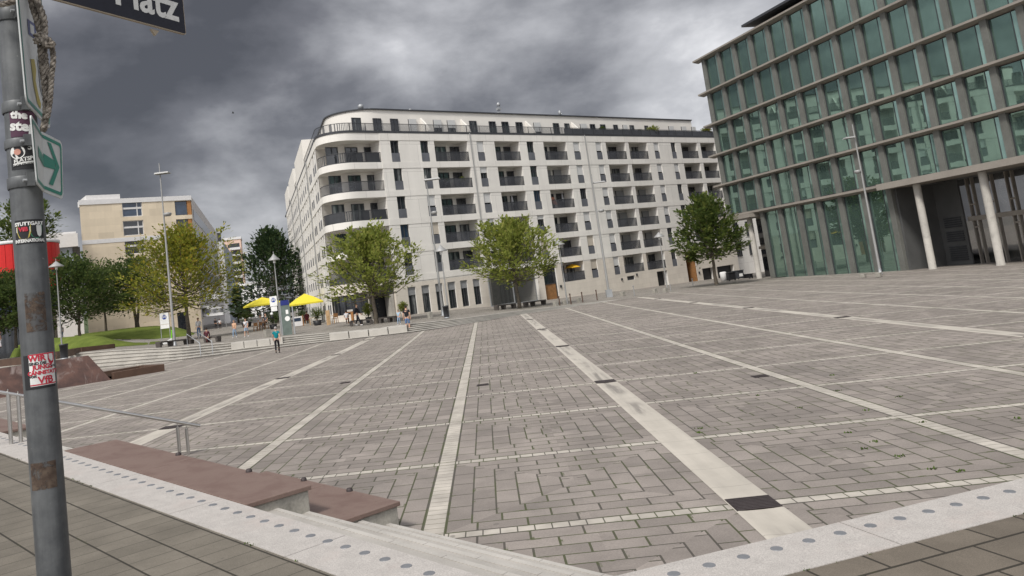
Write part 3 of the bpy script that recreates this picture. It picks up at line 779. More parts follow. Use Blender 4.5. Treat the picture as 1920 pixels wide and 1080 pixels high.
# left end wall, back, core
b=MB(); b.quad((-4.3,.1,6.7),(-4.3,26,6.7),(-4.3,26,26.2),(-4.3,.1,26.2)); b.quad((-4.3,.05,6.42),(46,.05,6.42),(46,20,6.42),(-4.3,20,6.42)); b.box(-4.2,46.3,.22,20,6.45,26.2); b.build('wall',M['fin'],gb)
# left recess
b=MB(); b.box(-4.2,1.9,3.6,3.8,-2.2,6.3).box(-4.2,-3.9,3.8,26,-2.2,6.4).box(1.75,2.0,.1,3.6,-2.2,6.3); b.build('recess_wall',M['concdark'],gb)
b=MB()
for k in range(5): b.box(-4.1+1.15*k,-3.05+1.15*k,3.5,3.56,-1.6,2.3).box(-4.1+1.15*k,-3.05+1.15*k,3.5,3.56,2.9,6.)
b.build('recess_glazing',M['glass'],gb)
b=MB(); b.box(-4.2,1.74,3.3,3.6,2.4,2.75); b.build('recess_beam',M['cornice'],gb)
for u in (-.1,24.75,31.3,37.8,44.):
    b=MB(); b.lathe([(.34,-2.2),(.34,-1.),(.31,-.95),(.31,6.3)],18,u,-.2 if u<1 else -.6); b.build('column',M['conc'],gb)
M['lobby_glass']=glassmat('clear_lobby_glass',(.03,.033,.032),.04,0,.8,.01); M['lobby_glass'].node_tree.nodes['Principled BSDF'].inputs['Alpha'].default_value=.38
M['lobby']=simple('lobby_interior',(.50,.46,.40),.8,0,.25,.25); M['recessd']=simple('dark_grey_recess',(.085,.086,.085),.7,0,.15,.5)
b=MB(); b.box(24,46,13,13.3,-2.6,6.4).box(23.6,46,5.3,13,-2.7,-1.25); b.build('lobby_wall',M['lobby'],gb)
b=MB()
for k in range(4): b.box(26+5*k,28.2+5*k,12.8,12.99,-1.2,2.4)
b.build('lobby_door',M['black'],gb)
# right hand entrance hall
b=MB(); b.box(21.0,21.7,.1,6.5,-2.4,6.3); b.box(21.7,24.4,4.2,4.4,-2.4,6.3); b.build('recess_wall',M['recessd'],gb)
b=MB()
for g0 in (-.75,.95,2.2):
    for k in range(7 if g0<0 else 5):
        b.box(22.3,24.1,4.1,4.2,g0+.19*k,g0+.19*k+.10)
b.build('louvre',M['anth'],gb)
b=MB(); b.box(23.6,46,5.2,5.3,-2.6,6.3); eg=b.build('entrance_glazing',M['lobby_glass'],gb)
b=MB(); b.box(24.4,46,4.6,5.1,2.55,2.95); b.build('transom',M['cornice'],eg)
for k in range(11):
    u=24.6+1.95*k
    b=MB(); b.box(u,u+.10,4.85,5.2,-2.6,6.3).box(u+.55,u+.65,4.85,5.2,-2.6,6.3); b.box(u+.1,u+.55,4.9,5.1,1.9,2.05).box(u+.1,u+.55,4.9,5.1,3.9,4.05); b.build('mullion',M['cornice'],eg)
b=MB()
for k in range(6): b.lathe([(.25,-2.6),(.25,6.3)],12,27.+3.3*k,9.5)
b.build('inner_column',M['conc'],gb)
ru,rz=gf(1390,50,-1.); b=MB(); b.box(ru,46,-1.,14,rz-.1,rz+.15); b.build('roof',M['anth'],gb)
b=MB(); b.box(ru+2.5,46,1.6,12,26.2,rz-.1); b.build('penthouse',M['glass'],gb)
b=MB(); b.box(-4.3,46.3,.1,20,26.25,26.6); b.build('roof',M['cornice'],gb)
print('roof tip',gf(1388,53))

rw=empty('apartment_building',WP,WR,'white rear wing seen in the gap between the long apartment block and the glass office','apartment building')
b=MB(); b.box(12.4,40,3.,20,-3,18.9); b.build('wall',M['wwall'],rw); b=MB(); b.box(12.3,40,2.9,20,18.9,19.3); b.build('roof',M['anth'],rw)
for i in range(6):
    for k in range(3): window(rw,13.6+3.2*k,14.7+3.2*k,RT_[i]-ZH,RT_[i],2.9,0,'glass',0,'window')
# ------------------------------------------------------------------ buildings on the left and in the distance
def loc_of(px,py,Y,z=0):
    p=atdist(px,py,Y); return Vector((p.x,p.y,z))
M['sand']=wallmat('sandstone_cladding',(.62,.53,.40),2.4,1.2,.02,.12,.09)
M['sidew']=simple('grey_white_render',(.60,.575,.55),.8,var=.06,scale=.3)
M['orange']=simple('orange_wood_panel',(.36,.17,.06),.6,var=.15)
M['red']=simple('red_panel',(.52,.02,.018),.45,var=.08)
M['bluegrey']=simple('blue_grey_panel',(.30,.34,.40),.5,var=.08)
M['pink']=simple('pink_render',(.66,.47,.38),.85,var=.06)
M['farw']=simple('far_white_render',(.62,.61,.60),.8,var=.05)
# sandstone house: front parallel to azimuth 54, side runs back at -15
BR=R_(36.); B0=loc_of(367,480,145.)
bf=facade_map(B0,BR)
sb=empty('sandstone_building',B0,BR,'beige sandstone clad building with dark strip windows above the trees','building')
uL=bf(148,375)[0]; zT=bf(300,368)[1]; zT2=bf(200,377)[1]
print('beige',uL,zT)
bh=[]
for (xa,ya,xb,yb) in ((228,378.5,267,407),(230,414.5,270,442.5),(233,449.5,272,477.5),(235,484.5,274,511),(327,377.5,360,404),(330,411.5,362,437),(333,445,365,471),(335,480,368,505)):
    u0,z1=bf(xa,ya); u1,_=bf(xb,(ya+yb)/2); _,z0=bf(xa+2,yb); bh.append((u0,u1,z0,z1,.35))
b=MB(); wall_face(b,uL,0,-2,zT-.9,bh); sa_=R_(90+14.5)-BR; sdir=Vector((cos(sa_),sin(sa_))); e_=sdir*24; b.quad((uL,0,-2),(uL,0,zT-1.),(uL+e_.x,e_.y,zT-1.),(uL+e_.x,e_.y,-2)); b.build('wall',M['sand'],sb)
b=MB(); b.box(uL-.1,.1,-.12,.0,zT-.9,zT-.1); 
for z in (bf(300,445)[1]-.3,): b.box(uL,0,-.06,0,z,z+.7)
b.build('parapet',M['farw'],sb)
b=MB(); b.box(uL+1.2,bf(226,365)[0],.5,8,zT-.2,zT+.75); b.build('roof_plant',M['farw'],sb)
b=MB(); L=74; e=sdir*L
b.add([(0,0,-2),(e.x,e.y,-2),(e.x,e.y,zT-.1),(0,0,zT-.1),(uL,0,zT-.1),(uL+e.x,e.y,zT-.1)],[(0,1,2,3),(3,2,5,4)]); b.build('side_wall',M['sidew'],sb)
rr=random.Random(5)
for i,(u0,u1,z0,z1,_) in enumerate(bh):
    b=MB(); t=.12
    b.box(u0,u1,.2,.3,z0,z0+t).box(u0,u1,.2,.3,z1-t,z1).box(u0,u0+t,.2,.3,z0,z1).box(u1-t,u1,.2,.3,z0,z1).box(u0+(u1-u0)*.72,u0+(u1-u0)*.72+.15,.18,.3,z0,z1)
    if i<4: b.box(u0,u1,.16,.3,z0+(z1-z0)*.5,z0+(z1-z0)*.62)
    w_=b.build('window',M['farw'] if i<4 else M['anth'],sb)
    b=MB(); uu=u1 if i<4 else u0+(u1-u0)*.70
    b.quad((u0,.28,z0),(uu,.28,z0),(uu,.28,z1),(u0,.28,z1)); b.build('pane',M['glassb' if i in(0,4) else 'glass'],w_)
    if i>=4:
        b=MB(); b.box(u0+(u1-u0)*.73,u1-.1,.1,.2,z0,z1); b.build('timber_panel',M['orange'],w_)
b=MB()
for k in range(7):
    z=zT-4.2-3.5*k
    a=sdir*3; c=sdir*(L-3); n=Vector((sdir.y,-sdir.x))*.06
    b.add([(a.x+n.x,a.y+n.y,z),(c.x+n.x,c.y+n.y,z),(c.x+n.x,c.y+n.y,z+2.),(a.x+n.x,a.y+n.y,z+2.)],[(0,1,2,3)])
b.build('ribbon_window',M['glass'],sb)
u0,z1=bf(388,600); 
for (xa,xb,za,zb) in ((226,242,-1,3.),(333,351,-1,4.5)):
    b=MB(); b.box(bf(xa,600)[0],bf(xb,600)[0],-.05,.05,za,zb); b.build('ground_window',M['glass'],sb)
# white office behind
P=loc_of(424,520,225.)
wo=empty('office_building',P,R_(36),'narrow white office block with dark vertical windows behind the sandstone building','building')
f=facade_map(P,R_(36)); zt=f(410,436)[1]
b=MB(); b.box(-16,0,0,30,-2,zt-2.5); b.build('wall',M['farw'],wo)
b=MB(); b.box(-16,.0,1,30,zt-2.5,zt); b.build('roof_storey',M['anth'],wo)
for i in range(6):
    for k in range(4):
        b=MB(); b.box(-14.5+3.6*k,-12.6+3.6*k,-.08,.05,zt-6.5-4.6*i,zt-3.4-4.6*i); b.build('window',M['glassb'],wo)
b=MB(); e=sdir*60; b.add([(0.05,0,-2),(e.x,e.y,-2),(e.x,e.y,zt-2.5),(.05,0,zt-2.5)],[(0,1,2,3)]); b.build('side_wall',M['bluegrey'],wo)
# pink tower
P=loc_of(458,520,420.)
f=facade_map(P,R_(14)); zt=f(440,449)[1]; uL=f(419,460)[0]
pt=empty('tower_block',P,R_(14),'distant salmon pink residential tower with a column of balconies','tower block')
b=MB(); b.box(uL,0,0,14,-2,zt); b.build('wall',M['pink'],pt)
b=MB(); b.box(uL-.3,.3,-.3,14,zt,zt+1.2); b.build('roof',M['farw'],pt)
for i in range(13):
    z=zt-4.2-3.6*i
    b=MB(); b.box(-5.4,-.8,-.12,.1,z,z+2.2); w_=b.build('balcony',M['anth'],pt)
    b=MB(); b.box(-5.6,-.6,-1.2,-.1,z-1.1,z+.1); b.build('parapet',M['farw'],w_)
for i in range(13):
    for k in (0,1): 
        b=MB(); b.box(uL+2+4.*k,uL+3.2+4.*k,-.08,.1,zt-4-3.6*i,zt-2.4-3.6*i); b.build('window',M['glass'],pt)
# white terraced block seen behind the parasols
P=loc_of(482,560,300.)
f=facade_map(P,R_(-4)); zt=f(465,530)[1]; uL=f(440,540)[0]
tb=empty('terraced_block',P,R_(-4),'distant white apartment block with rows of small dark windows behind the yellow parasols','building')
for i in range(5):
    z=zt-3.4*i
    b=MB(); b.box(uL-1.5*i,4,-.8*i,12,z-3.4,z); b.build('storey',M['farw'],tb)
    for k in range(9):
        b=MB(); u=uL+1.0+2.4*k; b.box(u,u+1.5,-.8*i-.1,-.8*i+.1,z-2.5,z-1.); b.build('window',M['glass'],tb)
# wooded hillside closing the street
b=MB(); n=40; vs=[];rr=random.Random(9)
for j in range(4):
    for i in range(n): 
        a=R_(-75+2.2*i); r=650+90*j; h=[-4,4,14+6*sin(i*.6)+rr.uniform(0,4),10][j]; vs.append((r*sin(a),r*cos(a),h))
b.add(vs,[(j*n+i,j*n+i+1,(j+1)*n+i+1,(j+1)*n+i) for j in range(3) for i in range(n-1)],True)
M['hill']=simple('wooded_hill',(.05,.07,.03),.95,0,.4,.02,fine=.3); struct(b.build('hill',M['hill']))
# low wing left of the sandstone house
P=loc_of(152,520,150.)
f=facade_map(P,R_(30)); lw=empty('low_wing',P,R_(30),'low pale wing with blue grey glazing joining the red drum to the sandstone house','building')
zt=f(120,432)[1]; zm=f(120,462)[1]; uL=f(20,480)[0]; ua=f(92,480)[0]
b=MB(); b.box(uL,-.1,0,12,-2,zm-5.5); b.box(uL,-.1,-.5,12,zm-.2,zm+2.2); b.build('wall',M['farw'],lw)
b=MB(); b.box(uL,-.1,.2,.4,zm-5.5,zm-.2); gl=b.build('glazing',M['bluegrey'],lw)
for x0,x1 in ((105,113),(137,151)):
    b=MB(); b.box(f(x0,480)[0],f(x1,480)[0],.05,.18,zm-5.3,zm-.3); b.build('window',M['glass'],gl)
b=MB(); b.box(uL,-.1,3,12,zm+2.2,zt); up=b.build('roof_storey',M['farw'],lw)
for x0,x1,mm in ((92,108,'glass'),(108,120,'orange'),(132,151,'glass')):
    b=MB(); b.box(f(x0,480)[0],f(x1,480)[0],2.9,3.,zm+2.3,zt-1.3); b.build('window',M[mm],up)
# red drum
P=loc_of(38,500,120.); P.z=0
zt=topz(60,455,P); zb=topz(60,524,P); rad=abs((loc_of(106,500,120)-P).length)
dr_=empty('red_drum',P,0,'round pavilion clad in bright red panels with a white rim','pavilion')
b=MB(); b.lathe([(rad+.05,zt-.45),(rad+.12,zt-.4),(rad+.12,zt),(0,zt+.1)],48); b.build('rim',M['farw'],dr_)
b=MB(); b.lathe([(rad-.3,zb-4.6),(rad-.3,zt-.4)],48); b.build('drum_core',M['glassb'],dr_)
for k in range(36):
    if k%6 in (2,): continue
    b=MB(); a0,a1=R_(10*k+.3),R_(10*k+9.7)
    for (z0,z1) in ((zb+.9,zt-.47),(zb-1.5,zb-.2)):
        pts=[(r*cos(a),r*sin(a)) for r,a in ((rad-.2,a0),(rad,a0),(rad,(a0+a1)/2),(rad,a1),(rad-.2,a1))]
        b.prism(pts,z0,z1)
    b.build('red_panel',M['red'],dr_)
b=MB(); b.lathe([(rad+.1,zb+.05),(rad+.1,zb+.6)],48); b.build('rail_band',M['red'],dr_)
b=MB(); b.lathe([(rad-1,-3),(rad-1,zb-4.5)],48); b.build('base',M['glass'],dr_)
# ------------------------------------------------------------------ drains in the square
CX=[GX0+.135+3.72*k for k in (-2,1,4)]
def chanmat():
    m,nt,b=newmat('white_drain_concrete',.75,0,.3); v=wcoord(nt); x,y,z=sep(nt,v)
    f=y/.97; f=(f-f.floor())*.97; j=f.lt(.014)
    n1=noise(nt,v,1.3,6,.65); sv=nt.nodes.new('ShaderNodeVectorMath'); sv.operation='MULTIPLY'; nt.links.new(v,sv.inputs[0]); sv.inputs[1].default_value=(6,.35,1)
    n2=noise(nt,sv.outputs[0],1.,5,.6)
    g=ramp(nt,n1*.5+n2*.5,.3,.7,.84,1.06)*j.op('MULTIPLY_ADD',-.3,1.0)
    s=nt.nodes.new('ShaderNodeVectorMath'); s.operation='SCALE'; s.inputs[0].default_value=(.45,.415,.36); nt.links.new(g.v,s.inputs['Scale'])
    xc=(x-CX[1]).abs().min((x-CX[0]).abs()).min((x-CX[2]).abs()); wet=(ramp(nt,n2,.40,.58)*ramp(nt,noise(nt,v,.26,2),.40,.55)*ramp(nt,xc,.26,.06)*.85).max(ramp(nt,noise(nt,v,26.,2),.72,.76)*.4)
    nt.links.new(mix(nt,wet,s.outputs[0],(.17,.155,.14)),b.inputs['Base Color']); return m
M['chan']=chanmat()
M['iron']=simple('dark_iron_grate',(.055,.045,.045),.6,.3,.2,8.)
def yfar(x): # far end of the square at this x
    y=20.
    while math.hypot(x,y)<lerpt(RB,math.atan2(x,y))-.1 and y<120: y+=.25
    return y
for cx,lab,y0 in zip(CX,('wide white concrete drain channel running past the stone benches','wide white concrete drain channel in the middle of the square, nearest the camera','wide white concrete drain channel towards the glass office'),(16.,7.0,11.)):
    b=MB(); ys=[y0+1.5*i for i in range(int((yfar(cx)-y0)/1.5)+1)]+[yfar(cx)]
    pr=[(-.27,.006),(-.25,.016),(-.15,.010),(0,.0065),(.15,.010),(.25,.016),(.27,.006)]; n=len(pr)
    vs=[(cx+a,y,zp(cx+a,y)+h) for y in ys for a,h in pr]
    b.add(vs,[(j*n+i,j*n+i+1,(j+1)*n+i+1,(j+1)*n+i) for j in range(len(ys)-1) for i in range(n-1)],True)
    tag(b.build('drain_channel',M['chan']),lab,'drain')
k=0
def grate(cx,y):
    b=MB(); L=.5
    for q in range(9):
        yy=y+L*q/9; b.hexa([(cx-.25,yy,zp(cx-.25,yy)+.012),(cx+.25,yy,zp(cx+.25,yy)+.012),(cx+.25,yy+.035,zp(cx+.25,yy)+.012),(cx-.25,yy+.035,zp(cx-.25,yy)+.012)],
               [(cx-.25,yy,zp(cx-.25,yy)+.024),(cx+.25,yy,zp(cx+.25,yy)+.024),(cx+.25,yy+.035,zp(cx+.25,yy)+.024),(cx-.25,yy+.035,zp(cx-.25,yy)+.024)])
    b.hexa([(cx-.26,y,zp(cx-.26,y)+.010),(cx+.26,y,zp(cx+.26,y)+.010),(cx+.26,y+L,zp(cx+.26,y)+.010),(cx-.26,y+L,zp(cx-.26,y)+.010)],[(cx-.26,y,zp(cx-.26,y)+.0175),(cx+.26,y,zp(cx+.26,y)+.0175),(cx+.26,y+L,zp(cx+.26,y)+.0175),(cx-.26,y+L,zp(cx-.26,y)+.0175)])
    return b.build('drain_grate',M['iron'])
nm={-2:'drain past the stone benches',1:'middle drain channel',4:'drain towards the glass office'}
od=['nearest','second nearest','third nearest','fourth nearest','fifth nearest','sixth nearest']
for kx,cx in zip((-2,1,4),CX):
    i=0
    for q in range(6):
        y=9.62+11.64*q
        if kx!=1 and q==0: continue
        if y>yfar(cx)-1: break
        tag(grate(cx,y),'dark iron grate, %s of those in the %s'%(od[i],nm[kx]),'drain grate','iron grates in the drain channels'); i+=1
for px,py,lab in ((905,722,'small square iron drain cover between middle strip and middle drain'),(1425,706,'small square iron drain cover on the right half of the square'),(647,718,'small square iron drain cover on the left half of the square')):
    p=pz(px,py); b=MB(); b.box(-.17,.17,-.17,.17,.004,.012)
    for q in range(5): b.box(-.14,.14,-.14+.06*q,-.11+.06*q,.012,.02)
    tag(b.build('drain_cover',M['iron'],loc=p),lab,'drain cover')
# ------------------------------------------------------------------ red granite benches by the near stair
def granite():
    m,nt,b=newmat('red_brown_granite',.55,0,.35); v=wcoord(nt)
    f=noise(nt,v,160.,3,.7); md=noise(nt,v,2.4,6,.65,.5)
    c=mix(nt,ramp(nt,f,.3,.7),(.135,.090,.074),(.20,.143,.119)); c=mix(nt,ramp(nt,md,.42,.66)*.55,c,(.115,.068,.056))
    nt.links.new(c,b.inputs['Base Color']); bump(nt,b,f,.12,.003); return m
M['gran']=granite()
def bench(p0,p1,width,tz,lab,blk):
    """p0 -> p1 near edge along the stair, width towards the square; tz(x,y) top height"""
    d=(p1-p0); L=d.length; d.normalize()
    root=empty('stone_bench',(p1.x,p1.y,zp(p1.x,p1.y)),0,lab,'bench')
    o=Vector(root.location)
    def P(q,r,dz): 
        p=p0+d*q+Pn*r; return Vector((p.x,p.y,tz(p.x,p.y)+dz))-o
    n=2 if L>3 else 1
    for i in range(n):
        q0=L*i/n+.004; q1=L*(i+1)/n-.004; b=MB()
        b.hexa([P(q0,0,-.05),P(q1,0,-.05),P(q1,width,-.05),P(q0,width,-.05)],[P(q0,0,0),P(q1,0,0),P(q1,width,0),P(q0,width,0)]); b.build('seat_slab',M['gran'],root,bevel=.006)
    b=MB(); i_=.03
    def Q(q,r): 
        p=p0+d*q+Pn*r; return Vector((p.x,p.y,zp(p.x,p.y)-.05))-o
    b.hexa([Q(.05,i_),Q(L-i_,i_),Q(L-i_,width-i_),Q(.05,width-i_)],[P(.05,i_,-.052),P(L-i_,i_,-.052),P(L-i_,width-i_,-.052),P(.05,width-i_,-.052)]); b.build('concrete_base',M['concdark'],root,bevel=.012)
    for q in blk:
        c=P(q,width-.04,0); b=MB(); b.lathe_at([(.0,.045),(.03,.04),(.042,.02),(.042,-.06)],c,10); b.build('skate_stop',M['iron'],root)
    return root
def along(px,py): q=wk(px,py); return Vector((q.x,q.y,0))
def onP(q,pa): # slide to stair offset pa
    return q+Pn*(pa-q.dot(Pn))
wzb=lambda x,y: wz(x,y)+.012
e1=onP(along(465,947),P_NOSE+.01); a1=onP(along(115,847),P_NOSE+.01)
bench(a1,e1,.83,wzb,'longer red brown granite bench flush with the pale walkway band',(2.6,4.75))
zb2=lambda x,y: wz(x,y)-.345
def b2(px,py): q=plane_tx(px,py,WTX,WTY,WZ0-.345); return Vector((q.x,q.y,0))
e2=b2(645,976); f2=b2(742,938); wB=(f2-e2).dot(Pn); print('bench2',e2.dot(Pn),wB)
s2=onP(b2(470,868),e2.dot(Pn))
bench(e2+Ld*3.2,e2,max(.7,min(.9,wB)),zb2,'lower red brown granite bench standing on the square in front of the stair',(1.1,2.2))
e3=along(60,797)-Pn*.8
bench(e3+Ld*6,e3,.8,lambda x,y:wz(x,y)-.02,'red brown granite bench beyond the steel handrail at the left edge',(2.,))
# ------------------------------------------------------------------ stainless handrail beside the stair
h0=wk(28,832); base=Vector((h0.x,h0.y,0))
root=empty('handrail',h0,0,'brushed stainless steel handrail on paired posts beside the granite benches','handrail')
e=base+Pn*2.75
zl=topz(28,728,base); zr=topz(370,796,e)
b=MB(); A_=base-Pn*.25; B_=e+Pn*.28
k=(topz(384,797,base+Pn*3.42)-zl)/3.42
pts=[(A_-Pn*.9).to_tuple()[:2]+(zl+.03,),A_.to_tuple()[:2]+(zl+.0,),(base+Pn*3.42).to_tuple()[:2]+(topz(384,797,base+Pn*3.42),)]
b.tube([Vector(p)-h0 for p in pts],.032,10); b.build('rail',M['steel'],root)
for q in (-.06,.10,2.95,3.13):
    p=base+Pn*q; zt=zl+k*q-.02; z0=min(wz(p.x,p.y),zt-.9) if q<1 else zp(p.x,p.y)
    b=MB(); b.tube([Vector((p.x,p.y,z0))-h0,Vector((p.x,p.y,zt-.09))-h0],.034,10); b.tube([Vector((p.x,p.y,zt-.09))-h0,Vector((p.x,p.y,zt))-h0],.009,6); b.build('post',M['steel'],root)
# far handrail on the long stair
a=st(352,650); root=empty('handrail',a,0,'small steel handrail on the long stair below the curved benches','handrail')
for s in (0,.9):
    o=EW*s; q=-NW*2.6
    b=MB(); b.tube([o+Vector((0,0,.05)),o+Vector((0,0,.95)),o+q+Vector((0,0,.2)),o+q+Vector((0,0,-.75))],.03,6); b.build('rail',M['galv'],root)
# ------------------------------------------------------------------ rusty steel fountain
def rust():
    m,nt,b=newmat('wet_rusty_steel',.32,.1,.5); v=wcoord(nt); n1=noise(nt,v,1.2,6,.65,.4); n2=noise(nt,v,9,4)
    sv=nt.nodes.new('ShaderNodeVectorMath'); sv.operation='MULTIPLY'; nt.links.new(v,sv.inputs[0]); sv.inputs[1].default_value=(1.1,.9,.25); n3=noise(nt,sv.outputs[0],1.,4,.7,.8)
    c=mix(nt,ramp(nt,n1,.3,.7),(.055,.030,.024),(.125,.065,.048)); c=mix(nt,ramp(nt,n3,.55,.72)*.6,c,(.30,.25,.23)); nt.links.new(c,b.inputs['Base Color']); bump(nt,b,n2,.2,.01); return m
M['rust']=rust(); M['rustd']=simple('rust_brown_steel',(.10,.06,.042),.6,.2,.2,1.5)
M['water']=glassmat('dark_water',(.02,.022,.02),.05,0,.7,.05)
A_=pz(0,753); Bq=pz(212,712); Cq=pz(368,693)
fd=(Cq-A_); fd.z=0; fd.normalize(); fn=Vector((-fd.y,fd.x,0))
fr=empty('fountain',Bq,0,'rusty steel fountain with sloped water wall and long shallow basin','fountain')
wl_=(Bq-A_).dot(fd); hb=topz(182,664,Bq+fn*1.0-fd*.5)-Bq.z; print('weir h',hb)
b=MB()
def FQ(s,r,z): return fd*s+fn*r+Vector((0,0,z))
hb=max(.9,min(1.7,hb))
n=4
for i in range(n):
    s0=-wl_-6+(wl_+6)*i/n+.02; s1=-wl_-6+(wl_+6)*(i+1)/n-.02; t1=s1-(.95 if i==n-1 else 0)
    b=MB(); b.hexa([FQ(s0,0,-.1),FQ(s1,0,-.1),FQ(s1-.2,1.5,-.1),FQ(s0,1.5,-.1)],[FQ(s0,.95,hb),FQ(t1,.95,hb),FQ(t1,1.4,hb),FQ(s0,1.4,hb)]); b.build('water_wall',M['rust'],fr,bevel=.01)
bl=(Cq-Bq).dot(fd)
b=MB(); b.hexa([FQ(0.05,.0,-.1),FQ(bl,0,-.1),FQ(bl,.35,-.1),FQ(.05,.35,-.1)],[FQ(.05,0,.42),FQ(bl,0,.42),FQ(bl,.35,.42),FQ(.05,.35,.42)])
b.hexa([FQ(bl-.35,.35,-.1),FQ(bl,.35,-.1),FQ(bl,3.4,-.1),FQ(bl-.35,3.4,-.1)],[FQ(bl-.35,.35,.42),FQ(bl,.35,.42),FQ(bl,3.4,.42),FQ(bl-.35,3.4,.42)])
b.hexa([FQ(.05,3.05,-.1),FQ(bl-.35,3.05,-.1),FQ(bl-.35,3.4,-.1),FQ(.05,3.4,-.1)],[FQ(.05,3.05,.42),FQ(bl-.35,3.05,.42),FQ(bl-.35,3.4,.42),FQ(.05,3.4,.42)])
b.build('basin_rim',M['rustd'],fr,bevel=.02)
b=MB(); b.quad(FQ(.05,.35,.2),FQ(bl-.35,.35,.2),FQ(bl-.35,3.05,.2),FQ(.05,3.05,.2)); b.build('water',M['water'],fr)
rail_l=('rust brown steel trough at the far left of the stair top','short rust brown steel trough left of the grey bin','rust brown steel trough right of the grey bin')
for (pa,pb),lab in zip((((-60,689),(50,677)),((107,668),(150,658)),((153,657),(216,650))),rail_l):
    a=st(pa[0],pa[1]+3); c=st(pb[0],pb[1]+3); d=(c-a).normalized(); n_=Vector((-d.y,d.x,0)); t=empty('water_trough',a,0,lab,'water trough','steel troughs at the stair top')
    b=MB(); q=c-a; h=.42; 
    b.hexa([Vector((0,0,-.1)),q+Vector((0,0,-.1)),q+n_*.1+Vector((0,0,-.1)),n_*.1+Vector((0,0,-.1))],[Vector((0,0,h)),q+Vector((0,0,h)),q+n_*.1+Vector((0,0,h)),n_*.1+Vector((0,0,h))]); b.build('front_plate',M['rustd'],t)
    b=MB(); n2=n_*.6
    b.hexa([n2,q+n2,q+n2+n_*.1,n2+n_*.1],[v+Vector((0,0,h)) for v in (n2,q+n2,q+n2+n_*.1,n2+n_*.1)]); b.build('rear_plate',M['rustd'],t)
    b=MB(); b.hexa([q-d*.12,q,q+n2,q+n2-d*.12],[v+Vector((0,0,h+.01)) for v in (q-d*.12,q,q+n2,q+n2-d*.12)]); b.build('end_plate',M['rustd'],t)
# ------------------------------------------------------------------ sign post with boards, stickers and rope
p0=ray(102,1080); p0=CAM+p0*(2.85/p0.y); p1=ray(25,31); p1=CAM+p1*(2.85/p1.y)
ax=(p1-p0).normalized(); PR=.052
gz=wz(p0.x,p0.y); base=p0+ax*((gz-p0.z)/ax.z)
post=empty('sign_post',base,0,'grey galvanised sign post covered in stickers, close to the camera','sign post')
post.rotation_euler=Vector((0,0,1)).rotation_difference(ax).to_euler()
bpy.context.view_layer.update(); PM=post.matrix_world.copy(); PI_=PM.inverted()
def galvd():
    m,nt,b=newmat('blotchy_galvanised_post',.5,.25,.4); v=ocoord(nt); n1=noise(nt,v,9.,6,.65); sv=nt.nodes.new('ShaderNodeVectorMath'); sv.operation='MULTIPLY'; nt.links.new(v,sv.inputs[0]); sv.inputs[1].default_value=(30,30,2); n2=noise(nt,sv.outputs[0],1.,4,.6)
    c=mix(nt,ramp(nt,n1*.6+n2*.4,.32,.68),(.062,.066,.07),(.135,.141,.144)); sp=ramp(nt,noise(nt,v,38.,2),.73,.77)*.5; c=mix(nt,sp,c,(.32,.32,.31)); nt.links.new(c,b.inputs['Base Color']); bump(nt,b,n1,.15,.004); return m
M['post']=galvd()
b=MB(); b.lathe([(PR,-.05),(PR,5.)],32); b.build('pole',M['post'],post)
def pzl(py,px=None):     # height along the post for a picture row
    best=None
    lo,hi=0.,5.
    def yy(t):
        q=PM@Vector((0,0,t))-CAM; z=q.dot(D); return PY-F*q.dot(UP)/z
    for _ in range(40):
        m=(lo+hi)/2
        if yy(m)>py: lo=m
        else: hi=m
    return lo
cd=PI_.to_3x3()@Vector((-base.x,-base.y,0)); TH0=math.atan2(cd.y,cd.x)
def patch(z0,z1,w0,w1,mat,name,r=.0012,label=None,skew=0):
    n=14; b=MB(); vs=[]
    for j,z in enumerate((z0,z1)):
        for k in range(n+1):
            a=TH0+(w0+(w1-w0)*k/n)/PR; vs.append(((PR+r)*cos(a),(PR+r)*sin(a),z+skew*k/n))
    b.add(vs,[(k,k+1,n+2+k,n+1+k) for k in range(n)],True); o=b.build(name,mat,post)
    if label: o['label']=label
    return o
def textmesh(txt,size,off=0.,align='CENTER',shear=0,space=1.):
    cu=bpy.data.curves.new('lettering','FONT'); cu.body=txt; cu.size=size; cu.align_x=align; cu.offset=off; cu.shear=shear; cu.space_character=space; cu.resolution_u=3
    o=bpy.data.objects.new('tmp',cu); C.objects.link(o); dg=bpy.context.evaluated_depsgraph_get(); me=bpy.data.meshes.new_from_object(o.evaluated_get(dg)); bpy.data.objects.remove(o); return me
def wraptext(txt,size,x,z,mat,par,off=0.,r=.0026,shear=0,space=1.,slope=0.,zs_=1.):
    me=textmesh(txt,size,off,'CENTER',shear,space); 
    bm=bmesh.new(); bm.from_mesh(me); bmesh.ops.subdivide_edges(bm,edges=[e for e in bm.edges if e.calc_length()>.012],cuts=2); 
    for v in bm.verts:
        a=TH0+(x+v.co.x)/PR; zz=z+v.co.y*zs_+v.co.x*slope; v.co=((PR+r)*cos(a),(PR+r)*sin(a),zz)
    bm.to_mesh(me); bm.free(); me.materials.clear(); me.materials.append(mat)
    o=bpy.data.objects.new('lettering',me); C.objects.link(o); o.parent=par; return o
def disc(par,x,z,rad,mat,name,r=.002,n=20,sx=1.,poly=None):
    b=MB(); pts=[(rad*cos(2*PI*k/n)*sx,rad*sin(2*PI*k/n)) for k in range(n)] if poly is None else poly
    vs=[]
    for px_,pz_ in pts:
        a=TH0+(x+px_)/PR; vs.append(((PR+r)*cos(a),(PR+r)*sin(a),z+pz_))
    b.add(vs,[tuple(range(len(vs)))]); return b.build(name,mat,par)
